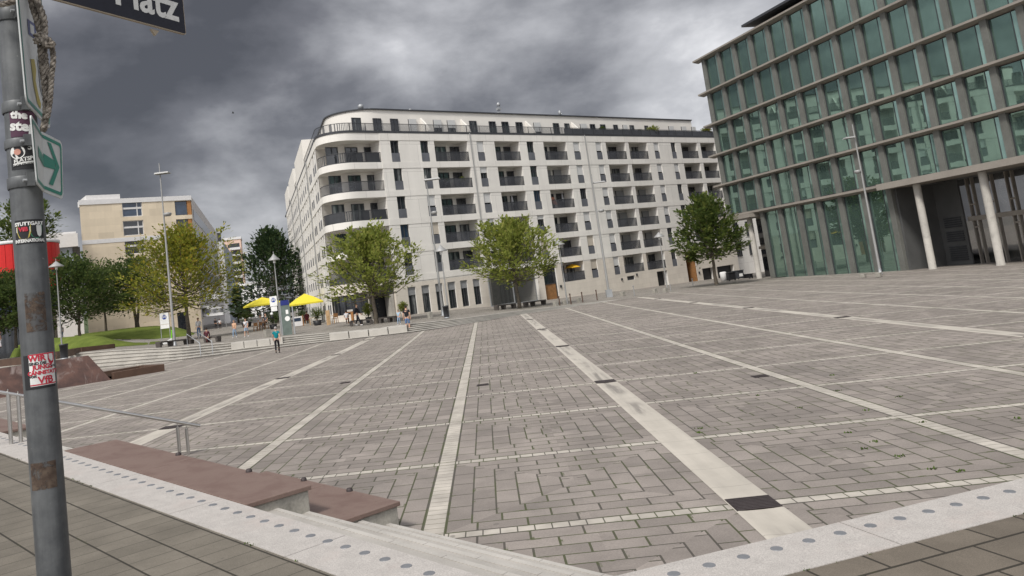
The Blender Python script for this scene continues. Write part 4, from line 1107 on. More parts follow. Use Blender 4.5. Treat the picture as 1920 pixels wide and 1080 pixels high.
def residue():
    m,nt,b=newmat('glue_residue',.85,0,.2); v=ocoord(nt); n=noise(nt,v,22.,6,.7,.6); nt.links.new(mix(nt,ramp(nt,noise(nt,v,50.,4),.3,.7),(.055,.038,.03),(.11,.082,.062)),b.inputs['Base Color']); nt.links.new(ramp(nt,n,.40,.52,.12,.95).v,b.inputs['Alpha']); return m
flat=lambda n,c,ro=.5: simple(n,c,ro,0,.08,20.)
M['s_black']=flat('sticker_black',(.02,.02,.022)); M['s_white']=flat('sticker_white',(.62,.62,.6)); M['s_purple']=flat('sticker_purple',(.075,.03,.055)); M['s_red']=flat('sticker_red',(.42,.03,.05)); M['s_green']=flat('sticker_green',(.03,.20,.11)); M['s_yel']=flat('sticker_yellow',(.40,.33,.06)); M['s_brown']=residue(); M['s_pink']=flat('sticker_pink',(.45,.22,.17))
sx=.0021     # metres per picture pixel on the post
def Z(y): return pzl(y)
o=patch(Z(262),Z(211),-.036,.05,M['s_purple'],'sticker',label='purple sticker with white graffiti lettering')
wraptext('the',.038,-.006,Z(228),M['s_white'],o,.0022,shear=.1,slope=-.12); wraptext('step',.048,.004,Z(251),M['s_white'],o,.0022,shear=.1,slope=-.12)
o=patch(Z(322),Z(272),-.042,.052,M['s_black'],'sticker',label='black sticker with white disc and shop lettering')
disc(o,-.018,Z(290),.024,M['s_white'],'disc'); disc(o,-.018,Z(290),.011,M['s_pink'],'ring',.0024); wraptext('FLATSPOT',.0185,.012,Z(306),M['s_white'],o,.0008,slope=.22)
q=patch(Z(316),Z(311),-.034,.05,M['s_white'],'band',.0018,skew=.012); bpy.context.view_layer.update(); q.parent=o; wraptext('SHOP STUTTGART',.0105,.008,Z(315.),M['s_black'],o,.0004,slope=.12)
wraptext('5V',.03,.03,Z(286),M['s_white'],o,.001)
o=patch(Z(459),Z(415),-.046,.05,M['s_black'],'sticker',label='black football sticker with two crests')
wraptext('STUTTGART',.0165,.002,Z(425.5),M['s_white'],o,.0008); wraptext('INTERNATIONAL',.0125,.002,Z(456.5),M['s_white'],o,.0006,zs_=1.2)
sh=lambda w,h:[(-w,h),(w,h),(w,0),(w*.7,-h*.7),(0,-h),(-w*.7,-h*.7),(-w,0)]
disc(o,-.016,Z(438),.0,M['s_yel'],'crest',.0018,poly=sh(.022,.026)); disc(o,.022,Z(437),0,M['s_green'],'crest',.0019,poly=sh(.021,.026)); disc(o,.032,Z(437),0,M['s_white'],'crest',.0021,poly=sh(.009,.02))
disc(o,-.016,Z(433),0,M['s_white'],'crest',.0022,poly=[(-.024,.009),(.02,.009),(.02,-.009),(-.024,-.009)]); wraptext('VfB',.02,-.017,Z(436),M['s_red'],o,.001,.0028)
o=patch(Z(622),Z(550),-.03,.035,M['s_brown'],'glue_patch',.0009); o=patch(Z(912),Z(862),-.055,.03,M['s_brown'],'glue_patch',.0009)
o=patch(Z(727),Z(664),-.052,.052,M['s_black'],'sticker',label='white football sticker with red lettering on torn black backing')
q=patch(Z(722),Z(663),-.030,.054,M['s_white'],'paper',.0016); q.parent=o
for z in (Z(664.5),Z(720)):
    q=patch(z-.0015,z+.0025,-.030,.054,M['s_red'],'edge',.002); q.parent=o
wraptext('WIR',.027,-.005,Z(676),M['s_red'],o,.0012); wraptext('SIND DIE',.013,-.003,Z(683),M['s_black'],o,.0006); wraptext('JUNGS',.021,.012,Z(691.5),M['s_red'],o,.001); wraptext('AUS',.010,.045,Z(690),M['s_black'],o,.0003)
wraptext('CANNSTATT',.0165,.013,Z(701.),M['s_red'],o,.001); wraptext('VOM',.010,-.020,Z(706),M['s_black'],o,.0006); wraptext('VfB',.033,.018,Z(718),M['s_red'],o,.001)
disc(o,.04,Z(675),0,M['s_red'],'crest',.0024,poly=sh(.012,.018)); disc(o,.041,Z(674),0,M['s_white'],'crest',.0028,poly=sh(.006,.010))
for y,hh in ((20,.05),(194,.04),(264,.032),(334,.04)):
    z=Z(y); b=MB(); b.lathe([(PR+.004,z-hh),(PR+.006,z-hh+.004),(PR+.006,z-.004),(PR+.004,z+.0),],28); a=TH0+.25
    ring_=b.build('clamp',M['post'],post); b=MB()
    c=Vector((cos(a),sin(a),0)); t=Vector((-sin(a),cos(a),0))
    o_=c*(PR+.004); w2=.012
    b.hexa([o_-t*w2+Vector((0,0,z-hh)),o_+t*w2+Vector((0,0,z-hh)),o_+t*w2+c*.018+Vector((0,0,z-hh)),o_-t*w2+c*.018+Vector((0,0,z-hh))],[o_-t*w2+Vector((0,0,z+.008)),o_+t*w2+Vector((0,0,z+.008)),o_+t*w2+c*.018+Vector((0,0,z+.008)),o_-t*w2+c*.018+Vector((0,0,z+.008))])
    lug=b.build('lug',M['post'],ring_); b=MB(); b.tube([c*(PR+.014)-t*.024+Vector((0,0,z-hh/2)),c*(PR+.014)+t*.028+Vector((0,0,z-hh/2))],.006,6); b.build('bolt',M['galv'],ring_)
# boards on the post: vertical plates given by their direction seen from above
def plate_pts(pp,Q,azd):
    e=Vector((sin(R_(azd)),cos(R_(azd)),0)); n=Vector((e.y,-e.x,0)); out=[]
    for x,y in pp:
        r=ray(x,y); t=(Q-CAM).dot(n)/r.dot(n); out.append(CAM+r*t)
    return out,e,n
def bil(q,s,t): a=q[0].lerp(q[1],s); b_=q[3].lerp(q[2],s); return a.lerp(b_,t)   # q: TL TR BR BL ; t down
def rounded(q,cr,which=(1,1,1,1)):
    W=(q[1]-q[0]).length; H=(q[3]-q[0]).length; pts=[]
    for c,(sx_,ty,a0) in enumerate(((0,0,180),(1,0,270),(1,1,0),(0,1,90))):
        if not which[c]: pts.append(bil(q,sx_,ty)); continue
        cx=cr/W if sx_==0 else 1-cr/W; cy=cr/H if ty==0 else 1-cr/H
        for k in range(6):
            a=R_(a0+90*k/5); pts.append(bil(q,cx+cos(a)*cr/W,cy+sin(a)*cr/H))
    return pts
def plate(pts,n,th,mat,name,par):
    b=MB(); m=len(pts); L=[PI_@p for p in pts]; B=[PI_@(p-n*th) for p in pts]
    b.add(L+B,[tuple(range(m-1,-1,-1)),tuple(range(m,2*m))]+[(i,(i+1)%m,m+(i+1)%m,m+i) for i in range(m)]); o=b.build(name,mat,post)
    o.data.validate(); bm=bmesh.new(); bm.from_mesh(o.data); bmesh.ops.recalc_face_normals(bm,faces=bm.faces); bm.to_mesh(o.data); bm.free()
    if par is not None: o.parent=par
    return o
M['signw']=simple('sign_white',(.56,.58,.57),.4,0,.06,8.,stain=((.42,.43,.40),.5)); M['signg']=simple('sign_green',(.02,.20,.145),.4,0,.06); M['signd']=simple('sign_dark',(.022,.023,.032),.35,0,.1); M['signb']=simple('sign_blue',(.02,.03,.16),.4); M['tan']=simple('tan_sign_edge',(.40,.34,.26),.5); M['alu']=simple('sign_back_aluminium',(.35,.36,.36),.4,.5)
def off(pts,n,d): return [p+n*d for p in pts]
fold=ray(80.5,300); fold=CAM+fold*(2.80/fold.y)
def board(pp,Q,azd,cr,which,name,lab):
    q,e,n=plate_pts(pp,Q,azd); 
    if n.dot(CAM-Q)<0: n=-n
    o=plate(rounded(q,cr,which),n,.004,M['signw'],name,None)
    if lab: o['label']=lab
    # green border ring
    W=(q[1]-q[0]).length; H=(q[3]-q[0]).length
    def inset(m0,m1): 
        l=m0/W if which[0] else 0; r=1-(m1/W if which[1] else 0); t=m0/H; b_=1-m0/H
        return [bil(q,l,t),bil(q,r,t),bil(q,r,b_),bil(q,l,b_)]
    a=off(rounded(inset(.010,.010),cr*.8,which),n,.0012); c=off(rounded(inset(.022,.022),cr*.6,which),n,.0012); m=len(a); b=MB()
    b.add([PI_@p for p in a+c],[(i,(i+1)%m,m+(i+1)%m,m+i) for i in range(m)]); b.build('border',M['signg'],post).parent=o
    return o,q,n
s1,q1,n1=board([(57.5,213),(78.5,248),(83.5,360),(70,345)],fold,-19,.02,(1,0,0,1),'direction_sign','white folded direction board with a green arrow')
s2_,q2,n2=board([(78.5,247),(116.5,266),(119,374),(83.5,360)],fold,-6,.022,(0,1,1,0),'direction_sign','white direction board half with green arrow head')
print('sign sizes',(q1[1]-q1[0]).length,(q1[3]-q1[0]).length,(q2[1]-q2[0]).length,(q2[3]-q2[0]).length)
def poly_on(q,n,uv,mat,par,d=.0018,name='arrow'):
    b=MB(); pts=[PI_@(bil(q,s,t)+n*d) for s,t in uv]; b.add(pts,[tuple(range(len(pts)))]); o=b.build(name,mat,post); o.parent=par; return o
poly_on(q2,n2,[(.0,.36),(.0,.58),(.58,.55),(.58,.40)],M['signg'],s2_); poly_on(q2,n2,[(.22,.13),(.40,.13),(.80,.48),(.62,.48)],M['signg'],s2_,.002); poly_on(q2,n2,[(.62,.48),(.80,.48),(.42,.84),(.22,.84)],M['signg'],s2_,.0022)
poly_on(q1,n1,[(.45,.36),(.45,.52),(1.,.58),(1.,.42)],M['signg'],s1)
Qu=ray(62,100); Qu=CAM+Qu*(2.74/Qu.y)
s3,q3,n3=board([(24,-90),(74,-62),(95,243),(50,194)],Qu,-17,.03,(1,1,1,1),'notice_board','tall white board with green border and torn paper')
print('upper',(q3[1]-q3[0]).length,(q3[3]-q3[0]).length)
poly_on(q3,n3,[(.30,.40),(.62,.40),(.62,.50),(.30,.50)],M['signb'],s3,.0016,'emblem'); poly_on(q3,n3,[(.38,.42),(.54,.42),(.54,.48),(.38,.48)],M['signw'],s3,.002,'emblem')
for k in range(3): poly_on(q3,n3,[(.66,.42+.035*k),(.92,.42+.035*k),(.92,.432+.035*k),(.66,.432+.035*k)],M['galv'],s3,.0016,'text_line')
poly_on(q3,n3,[(.30,.66),(.46,.64),(.50,.70),(.44,.78),(.52,.86),(.60,.90),(.56,.94),(.44,.92),(.34,.82)],M['s_yel'],s3,.0016,'paper_remnant'); poly_on(q3,n3,[(.58,.60),(.66,.66),(.70,.86),(.62,.80)],M['galv'],s3,.0018,'paper_remnant')
# street name plate
Qs=Vector((base.x,base.y,0))+Vector((.06,-.05,0)); 
qs,es,ns=plate_pts([(345.5,66.5)],Qs,27); BRc=qs[0]
if ns.dot(CAM-Qs)<0: ns=-ns
H_=.27; lw_=(BRc-Vector((Qs.x,Qs.y,BRc.z))).length+.35
cr=[BRc+Vector((0,0,H_))-es*lw_,BRc+Vector((0,0,H_)),BRc,BRc-es*lw_]
sp=plate(off(rounded(cr,.008),ns,.012),ns,.0125,M['tan'],'street_sign',None); sp['label']='dark street name plate with white lettering'
f_=plate(off(rounded([cr[0]+Vector((0,0,-.004)),cr[1]+Vector((0,0,-.004))-es*.004,cr[2]+Vector((0,0,.004))-es*.004,cr[3]+Vector((0,0,.004))],.006),ns,.0135),ns,.0012,M['signd'],'face',sp)
zq,_,_=plate_pts([(331,41)],Qs,27); zr_=zq[0]+ns*.0142
me=textmesh('er Platz',.172,.0042,'RIGHT'); b=MB()
vs=[PI_@(zr_+es*v.co.x+Vector((0,0,v.co.y))) for v in me.vertices]; b.add(vs,[tuple(p.vertices) for p in me.polygons]); o=b.build('lettering',M['s_white'],post); o.parent=sp
cq,_,_=plate_pts([(291,54)],Qs,27); b=MB(); c_=cq[0]-Vector((0,0,.004)); L=[c_+es*.02,c_-es*.02,c_-Vector((0,0,.025))]; b.add([PI_@p for p in L]+[PI_@(p-ns*.012) for p in L],[(0,1,2),(5,4,3),(0,3,4,1),(1,4,5,2),(2,5,3,0)]); b.build('bracket',M['tan'],post).parent=sp
# rope
def ropemat():
    m,nt,b=newmat('old_braided_rope',.9); v=ocoord(nt); n=noise(nt,v,60.,3,.6); nt.links.new(mix(nt,ramp(nt,n,.35,.65),(.10,.085,.07),(.36,.32,.27)),b.inputs['Base Color']); return m
M['rope']=ropemat()
def rope(paths):
    b=MB()
    for pts,rad,dep in paths:
        P3=[]
        for x,y in pts:
            r=ray(x,y); P3.append(CAM+r*(dep/r.y))
        rad*=.85
        # resample (Catmull-Rom)
        S=[]
        for i in range(len(P3)-1):
            a=P3[max(i-1,0)];c=P3[i];d=P3[i+1];e=P3[min(i+2,len(P3)-1)]
            for k in range(14):
                t=k/14; S.append(.5*((2*c)+(-a+d)*t+(2*a-5*c+4*d-e)*t*t+(-a+3*c-3*d+e)*t**3))
        S.append(P3[-1]); acc=0
        strands=[[],[],[]]
        for i,p in enumerate(S):
            t=(S[min(i+1,len(S)-1)]-S[max(i-1,0)]).normalized(); u=t.cross(Vector((0,1,.2))).normalized(); w=t.cross(u)
            if i: acc+=(S[i]-S[i-1]).length
            for k in range(3):
                a=acc*2*PI/(rad*5.2)+k*2*PI/3; strands[k].append(p+(u*cos(a)+w*sin(a))*rad*.55)
        for s in strands: b.tube(s,rad*.55,6)
    for v in range(len(b.v)): pass
    o=b.build('rope',M['rope']); return tag(o,'frayed braided rope knotted and hanging from the white notice board','rope')
rope([([(-30,5),(0,8),(28,2),(48,-8)],.012,2.72),([(50,-40),(60,5),(70,38),(77,66)],.0135,2.70),([(58,-40),(70,2),(82,34),(84,68)],.0125,2.69),([(66,70),(78,66),(92,76),(99,84)],.0125,2.67),([(65,78),(78,76),(90,86),(100,80)],.0125,2.66),([(76,84),(78,110),(82,145),(86,180),(86,215),(82,243)],.0125,2.69),([(82,86),(85,112),(90,150),(91,182),(88,212),(80,246)],.0120,2.70),([(97,84),(100,110),(97,140),(95,170),(93,195),(88,222)],.0105,2.68)])
# moss and weeds along joints
b=MB(); rr=random.Random(21)
def tuft(p,n,sz,col=None):
    for _ in range(n):
        q=p+Vector((rr.gauss(0,sz*.7),rr.gauss(0,sz*.5),0)); h=sz*rr.uniform(.25,.8); a=rr.uniform(0,2*PI); d=Vector((cos(a),sin(a),0)); t=d*h*.5+Vector((0,0,h)); s=Vector((-d.y,d.x,0))*sz*.22
        b.add([q-s,q+s,q+t*.6+s,q+t,q+t*.6-s],[(0,1,2,3,4)])
for px,py in ((1310,812),(1313,804),(1690,856),(1625,770),(1618,842),(1640,829),(1570,733),(1687,744),(1560,704),(1800,884),(1910,785),(1730,792),(1590,812),(1420,742),(1305,700),(1500,765),(1750,880)): tuft(pz(px,py),14,.045)
for i in range(34):
    s=rr.uniform(.3,12); p=cI+Ld*s-Pn*.005; tuft(W3(p),rr.choice((2,4,9)),.022)
for i in range(12):
    s=rr.uniform(.2,5); p=cI+Rd*s-Rn*.005; tuft(W3(p),rr.choice((2,4,8)),.02)
M['weed']=simple('moss_green',(.06,.09,.02),.9,0,.35,9.)
o=b.build('moss',M['weed']); struct(o,'stuff'); tag(o,'green moss and tiny weeds growing in the paving joints','moss')
# ------------------------------------------------------------------ lawn mounds
def mound(front,sky,depth,lead,mat,name,uc=.55,drop=.55,foot=None):
    """front: [(px x, px y, distance or None)], sky: [(px x, px y)] silhouette of the crest"""
    b=MB(); m=14; xs_=[front[0][0]+(front[-1][0]-front[0][0])*i/46 for i in range(47)]; vs=[]
    for x in xs_:
        yf=lerpt([(q[0],q[1]) for q in front],x); dist=front[0][2]
        p=st(x,yf) if dist is None else atdist(x,yf,lerpt([(q[0],q[2]) for q in front],x))
        h=Vector((p.x,p.y)).normalized(); c=Vector((p.x,p.y))+h*depth*uc; zc=topz(x,lerpt(sky,x),c); zc=max(zc,p.z)
        for j in range(m+1):
            u=j/m; q=Vector((p.x,p.y))+h*depth*u
            z=p.z+.0+(zc-p.z)*sst(-.25,1,u/uc)**1.0*(1) if u<=uc else zc-(zc-p.z)*drop*sst(0,1,(u-uc)/(1-uc))
            if u<=uc: z=p.z+(zc-p.z)*((u/uc)*(2-u/uc))
            vs.append((q.x,q.y,z+.02))
        
    n=m+1
    b.add(vs,[(i*n+j,(i+1)*n+j,(i+1)*n+j+1,i*n+j+1) for i in range(46) for j in range(m)],True)
    return struct(b.build(name,mat))
def grassmat():
    m,nt,b=newmat('mown_grass',.95,0,.1); v=wcoord(nt); n1=noise(nt,v,.5,5,.6); n2=noise(nt,v,14,4,.7)
    c=mix(nt,ramp(nt,n1,.3,.7),(.085,.115,.022),(.145,.18,.038)); c=mix(nt,ramp(nt,n2,.35,.7)*.5,c,(.06,.082,.018)); nt.links.new(c,b.inputs['Base Color']); bump(nt,b,n2,.8,.06); return m
M['grass']=grassmat()
mound([(-150,690,None),(0,673,None),(100,662.5,None),(225,650,None),(300,645,None)],[(-150,668),(0,650),(49,645),(99,634),(135,631),(169,628),(195,631),(215,637),(250,642.5),(300,645)],15,0,M['grass'],'lawn')
b=MB(); px_=[(195+12*i) for i in range(16)]; fr_=[st(x,lerpt([(195,650),(260,647.5),(375,641.5)],x)) for x in px_]; bk_=[atdist(x,lerpt([(195,637),(300,636.6),(372,630)],x),110.8) for x in px_]
b.add([v+Vector((0,0,.02)) for v in fr_+bk_],[(i,i+1,len(px_)+i+1,len(px_)+i) for i in range(len(px_)-1)],True); struct(b.build('path',M['street']))
mound([(140,634.5,111.),(195,636.6,111.),(300,636,111.),(372,629.5,111.)],[(140,629),(163,625),(203,620),(230,616.5),(257,613.5),(294,610.5),(330,613),(355,620),(372,629)],24,0,M['grass'],'lawn')
b=MB(); pa=[atdist(x,y,110.6) for x,y in ((195,637.5),(230,638.2),(290,637.5),(352,631.5))]
for p,q in zip(pa,pa[1:]):
    d=(q-p).normalized(); n_=Vector((-d.y,d.x,0))*.22; b.hexa([v-Vector((0,0,.05)) for v in (p,q,q+n_,p+n_)],[v+Vector((0,0,.09)) for v in (p,q,q+n_,p+n_)])
tag(b.build('kerb_edging',M['conc']),'pale kerb edging between the lawn path and the upper lawn','kerb')
# ------------------------------------------------------------------ trees
def leafmat(name,c1,c2,c3,tr=.45):
    m=bpy.data.materials.new(name); m.use_nodes=True; nt=m.node_tree; b=nt.nodes['Principled BSDF']; out=nt.nodes['Material Output']
    b.inputs['Roughness'].default_value=.55; b.inputs['Specular IOR Level'].default_value=.25
    g=nt.nodes.new('ShaderNodeNewGeometry'); r=X(nt,g.outputs['Random Per Island']); n=noise(nt,g.outputs['Position'],.7,3)
    c=mix(nt,ramp(nt,n*.55+r*.45,.3,.7),c1,c2); c=mix(nt,r.gt(.86)*.8,c,c3)
    nt.links.new(c,b.inputs['Base Color']); t=nt.nodes.new('ShaderNodeBsdfTranslucent'); nt.links.new(c,t.inputs[0])
    ms=nt.nodes.new('ShaderNodeMixShader'); ms.inputs[0].default_value=tr; nt.links.new(b.outputs[0],ms.inputs[1]); nt.links.new(t.outputs[0],ms.inputs[2]); nt.links.new(ms.outputs[0],out.inputs[0]); return m
M['leafy']=leafmat('yellow_green_leaves',(.165,.185,.027),(.31,.315,.045),(.36,.27,.04))
M['leafl']=leafmat('light_green_leaves',(.165,.20,.04),(.315,.355,.08),(.40,.39,.11))
M['leafg']=leafmat('mid_green_leaves',(.065,.10,.026),(.135,.175,.042),(.18,.20,.05))
M['leafd']=leafmat('dark_green_leaves',(.048,.078,.024),(.105,.145,.042),(.15,.18,.055))
M['leafn']=leafmat('very_dark_leaves',(.026,.048,.022),(.058,.092,.036),(.085,.12,.045),.35)
def tree(lab,base,H,R,z0,nb,lpb,leaf,mat,seed,prof,el0=4,el1=78,tr=.16,group=None,name='tree',cat='tree',stems=1,droop=.0,flat=1.,rx=1.,clump=.16):
    rr=random.Random(seed); root=empty(name,base,rr.uniform(0,6.28),lab,cat,group)
    tb=MB(); L=MB()
    for sidx in range(stems):
        lean=Vector((rr.uniform(-1,1),rr.uniform(-1,1),0))*(.10 if stems==1 else .9)
        top=Vector((0,0,H*.80))+lean
        o=Vector((rr.uniform(-.2,.2),rr.uniform(-.2,.2),0)) if stems>1 else Vector((0,0,0))
        pts=[o.lerp(top,f)+Vector((rr.uniform(-.05,.05),rr.uniform(-.05,.05),0))*(H/6)*(f>0) for f in (0,.12,.25,.4,.6,.8,1)]
        pts[0].z=-.25
        tb.tube(pts,[tr*1.35,tr*1.05,tr*.95,tr*.8,tr*.55,tr*.3,tr*.1],8)
        N=nb//stems
        for i in range(N):
            t=(i+.5)/N; az=i*2.39996+rr.uniform(-.5,.5)
            f0=(z0+(H*.62-z0)*(t**1.1))/(H*.80); f0=min(.97,max(.08,f0)); k=f0*6; 
            idx=min(5,int(f0*6)); s=o.lerp(top,f0)
            el=R_(el0+(el1-el0)*t+rr.uniform(-8,8)); ln=R*prof(t)*rr.uniform(.78,1.12)
            d=Vector((cos(az)*cos(el)*rx,sin(az)*cos(el),sin(el)))
            mid=s+d*ln*.5+Vector((0,0,-ln*.10)); tip=s+d*ln+Vector((0,0,(.08-droop)*ln))
            br=[s,s.lerp(mid,.5)+Vector((0,0,-ln*.03)),mid,mid.lerp(tip,.6),tip]
            tb.tube(br,[tr*.42*(1-.5*t),tr*.3*(1-.5*t),tr*.2*(1-.5*t),tr*.1,tr*.03],5)
            # twigs and leaves
            for q in range(lpb):
                u=.22+.80*math.sqrt(rr.random()); u=min(u,1.04)
                p=(s.lerp(mid,u*2) if u<.5 else mid.lerp(tip,(u-.5)*2))
                w=R*clump*(1.25-u*.75)
                tw=Vector((rr.gauss(0,w),rr.gauss(0,w),rr.gauss(0,w*.55)+w*.15))
                p=p+tw
                out=(d*.8+tw.normalized()*.7+Vector((0,0,rr.uniform(-.1,.5)))).normalized()
                sd=out.cross(Vector((rr.uniform(-.4,.4),rr.uniform(-.4,.4),1))).normalized()
                l=leaf*rr.uniform(.55,1.35); wd=l*.30*flat
                L.add([p-out*l*.5,p-sd*wd+out*l*.05,p+out*l*.55+Vector((0,0,-l*.12)),p+sd*wd+out*l*.05],[(0,1,2,3)])
    tb.build('trunk',M['bark'],root); L.build('crown',M[mat],root); return root
def mpp(p): return (p-CAM).dot(D)/F      # metres per picture pixel at a point
def place_tree(lab,bpx,topy,halfw,z0f,mat,seed,prof,base=None,name='tree',**k):
    p=base if base is not None else st(*bpx); s=mpp(p); H=topz(bpx[0]-(bpx[1]-topy)*.07,topy,p)-p.z; R=halfw*s
    return tree(lab,p,H,R,H*z0f,mat=mat,seed=seed,prof=prof,name=name,**k)
vase=lambda t:.80+.25*math.sin(PI*min(1,t*1.25))-.25*t
dome=lambda t:.72+.35*math.sin(PI*(t*.8+.1))-.1*t
cone=lambda t:1.05-.72*t
place_tree('yellowish green broad tree behind the tall lamp mast and the curved benches',(355,637),424,128,.30,'leafy',11,vase,nb=84,lpb=125,leaf=.36,tr=.20,el0=-2,el1=86,clump=.12)
place_tree('light green feathery tree in front of the cafe entrance',(706,607),412,110,.26,'leafl',12,vase,nb=82,lpb=88,leaf=.33,tr=.17,el0=9,el1=84,clump=.095)
place_tree('light green feathery tree in front of the mesh fence',(974,578),408,106,.30,'leafl',13,vase,nb=76,lpb=84,leaf=.36,tr=.15,el0=4,el1=84,clump=.095)
place_tree('mid green tree between the white apartments and the glass office',(1343,529),368,76,.30,'leafg',14,dome,nb=64,lpb=95,leaf=.44,tr=.16,el0=0,el1=84,clump=.12,base=atdist(1343,529,86.))
place_tree('large dark conical tree behind the yellow parasols',(522,603),384,104,.14,'leafn',15,cone,nb=96,lpb=80,leaf=.55,tr=.24,el0=-8,el1=78,clump=.13,base=loc_of(522,600,122.,.95))
def onlawn(px,py,Y):
    p=atdist(px,py,Y); return Vector((p.x,p.y,p.z-.12))
place_tree('dark green layered tree on the lawn left of the sign post',(30,640),500,62,.26,'leafd',16,dome,nb=60,lpb=110,leaf=.45,tr=.17,el0=-4,el1=70,base=onlawn(30,647,104.),clump=.17)
place_tree('dark green layered tree on the lawn behind the hat shaped lamp',(150,636),482,74,.26,'leafd',17,dome,nb=64,lpb=115,leaf=.45,tr=.17,el0=-4,el1=72,base=onlawn(150,630.5,106.),clump=.17)
place_tree('dark green tree with slim trunk right of the hat shaped lamp',(199,620),500,62,.34,'leafg',18,dome,nb=54,lpb=90,leaf=.42,tr=.16,el0=-2,el1=72,base=onlawn(199,620.5,122.),clump=.17)
place_tree('dark green multi stemmed tree on the upper lawn',(255,614),492,72,.34,'leafd',19,dome,nb=60,lpb=100,leaf=.45,tr=.20,stems=4,el0=-4,el1=72,base=onlawn(257,614.5,123.),clump=.17)
place_tree('dark green tree at the left picture edge',(-40,652),500,75,.24,'leafd',20,dome,nb=50,lpb=100,leaf=.45,tr=.16,el0=-4,el1=70,base=onlawn(-40,655,104.),clump=.17)
pr=loc_of(52,450,128.); pr.z=topz(52,456,pr)-.4
place_tree('green rounded tree growing on the roof terrace behind the red drum',(52,456),398,58,.12,'leafg',23,dome,nb=46,lpb=80,leaf=.6,tr=.18,base=pr,clump=.18)
for px,py,ty,hw,sd,lab in ((447,596,505,14,31,'small green street tree far down the street'),(462,597,560,12,32,'dark hedge like tree far behind the parasols')):
    q=loc_of(px,py,190.); q.z=1.; s=mpp(q); tree(lab,q,(py-ty)*s,hw*s,1.,24,60,.8,'leafg',sd,dome,tr=.2,name='tree')
def shrub(lab,px,py,hpx,wpx,mat,seed,pot=None,base=None,leaf=.22,cat='shrub',grp=None,up=.35,n=420):
    p=base if base is not None else st(px,py); s=mpp(p); h=hpx*s; r=wpx*s/2; rr=random.Random(seed)
    root=empty('potted_shrub' if pot else 'shrub',p,0,lab,cat,grp); ph=0
    if pot:
        ph=h*.28; b=MB(); b.lathe([(r*.45,0),(r*.62,ph),(r*.56,ph),(r*.5,ph-.05),(0,ph-.05)],14); b.build('pot',M[pot],root)
    L=MB(); b=MB()
    for i in range(9):
        a=i*.7; b.tube([(0,0,ph-.05),(cos(a)*r*.3,sin(a)*r*.3,ph+(h-ph)*.5),(cos(a)*r*.7,sin(a)*r*.7,ph+(h-ph)*.8)],[.02,.012,.004],4)
    for _ in range(n):
        u=rr.uniform(-1,1); a=rr.uniform(0,2*PI); q=(rr.random()**.4)*rr.uniform(.8,1.08); k=math.sqrt(1-u*u)
        c=Vector((r*q*k*cos(a),r*q*k*sin(a),ph+(h-ph)*.5*(1+u*q))); d=Vector((cos(a),sin(a),up+rr.uniform(-.5,.8))).normalized(); sd=d.cross(Vector((rr.uniform(-.5,.5),rr.uniform(-.5,.5),1))).normalized(); l=leaf*rr.uniform(.6,1.4)
        L.add([c-d*l*.5,c-sd*l*.22,c+d*l*.6,c+sd*l*.22],[(0,1,2,3)])
    b.build('stem',M['bark'],root); L.build('foliage',M[mat],root); return root
shrub('big round green bush behind the man in white shirt',463,613,29,32,'leafg',41,'black')
shrub('dark green bush between the parasol pole and the info stele',513,617,32,24,'leafd',42,'black')
shrub('dark green bush left of the red jacket behind the info stele',566,607,26,22,'leafd',43,'black')
shrub('large green bush between the red chair and the wooden board',596,610,34,28,'leafg',44,'black')
shrub('bright yellow green bush in a black planter beside the cafe entrance',692,605,38,20,'leafl',45,'black')
shrub('pale green bush against the wall left of the man in shorts',758,592,28,19,'leafl',46,'conc')
shrub('small dark bush right of the cafe entrance',741,592,28,12,'leafd',47,'conc')
def terrace_shrub(lab,px,py,h,w,seed,mat):
    u,z=wf(px,py,.5); q=WP+Vector((cos(WR)*u-sin(WR)*.6,sin(WR)*u+cos(WR)*.6,19.34)); shrub(lab,px,py,h,w,mat,seed,'black',base=q,leaf=.34,n=300)
terrace_shrub('tall yellow green bamboo on the roof terrace',1225,245,20,25,51,'leafl'); terrace_shrub('autumn yellow shrub at the right end of the roof terrace',1326,247,19,22,52,'leafy'); terrace_shrub('low green shrub on the roof terrace near its middle',1131,247,17,12,53,'leafg'); terrace_shrub('small green shrub left of the terrace bamboo',1199,248,12,12,54,'leafg')
def loggia_thing(u,d,z): return WP+Vector((cos(WR)*u-sin(WR)*d,sin(WR)*u+cos(WR)*d,z))
for px,py,row,w,h,sd,mat,lab in ((837,345,1,14,15,61,'leafd','dark green balcony plant in the left loggia of the second row'),(868,345,1,13,17,62,'leafl','bright yellow green balcony plant in the second row of loggias')):
    u=wf(px,py,.5)[0]; shrub(lab,px,py,h,w,mat,sd,'black',base=loggia_thing(u,.5,RT_[row]-ZH+.35),leaf=.2,n=160)
def parasol_small(px,row,j,lab,col,open_=True,dd=.8):
    u=wf(px,[0,0,372,0,0,505][row],dd)[0]; r=empty('parasol',loggia_thing(u,dd,RT_[row]-ZH),0,lab,'parasol'); b=MB(); b.tube([(0,0,0),(0,0,1.95)],.025,6); b.build('pole',M['galv'],r)
    b=MB(); b.lathe([(.98,1.55),(.55,1.80),(0,1.98)] if open_ else [(.03,.75),(.14,.9),(.10,1.5),(.02,2.0)],10); b.build('canopy',M[col],r)
M['yel']=simple('yellow_canvas',(.66,.56,.045),.75,0,.05,.6); M['yelo']=simple('orange_yellow_canvas',(.62,.36,.02),.7,0,.1); M['canv']=simple('grey_white_canvas',(.45,.45,.47),.8); M['terra']=simple('salmon_towel',(.40,.16,.10),.9)
parasol_small(1074,5,2,'open yellow parasol in the lowest loggia','yelo'); parasol_small(960,2,1,'closed pale parasol in the second loggia column','canv',False); parasol_small(1055,2,2,'closed pale parasol in the third loggia column','canv',False)
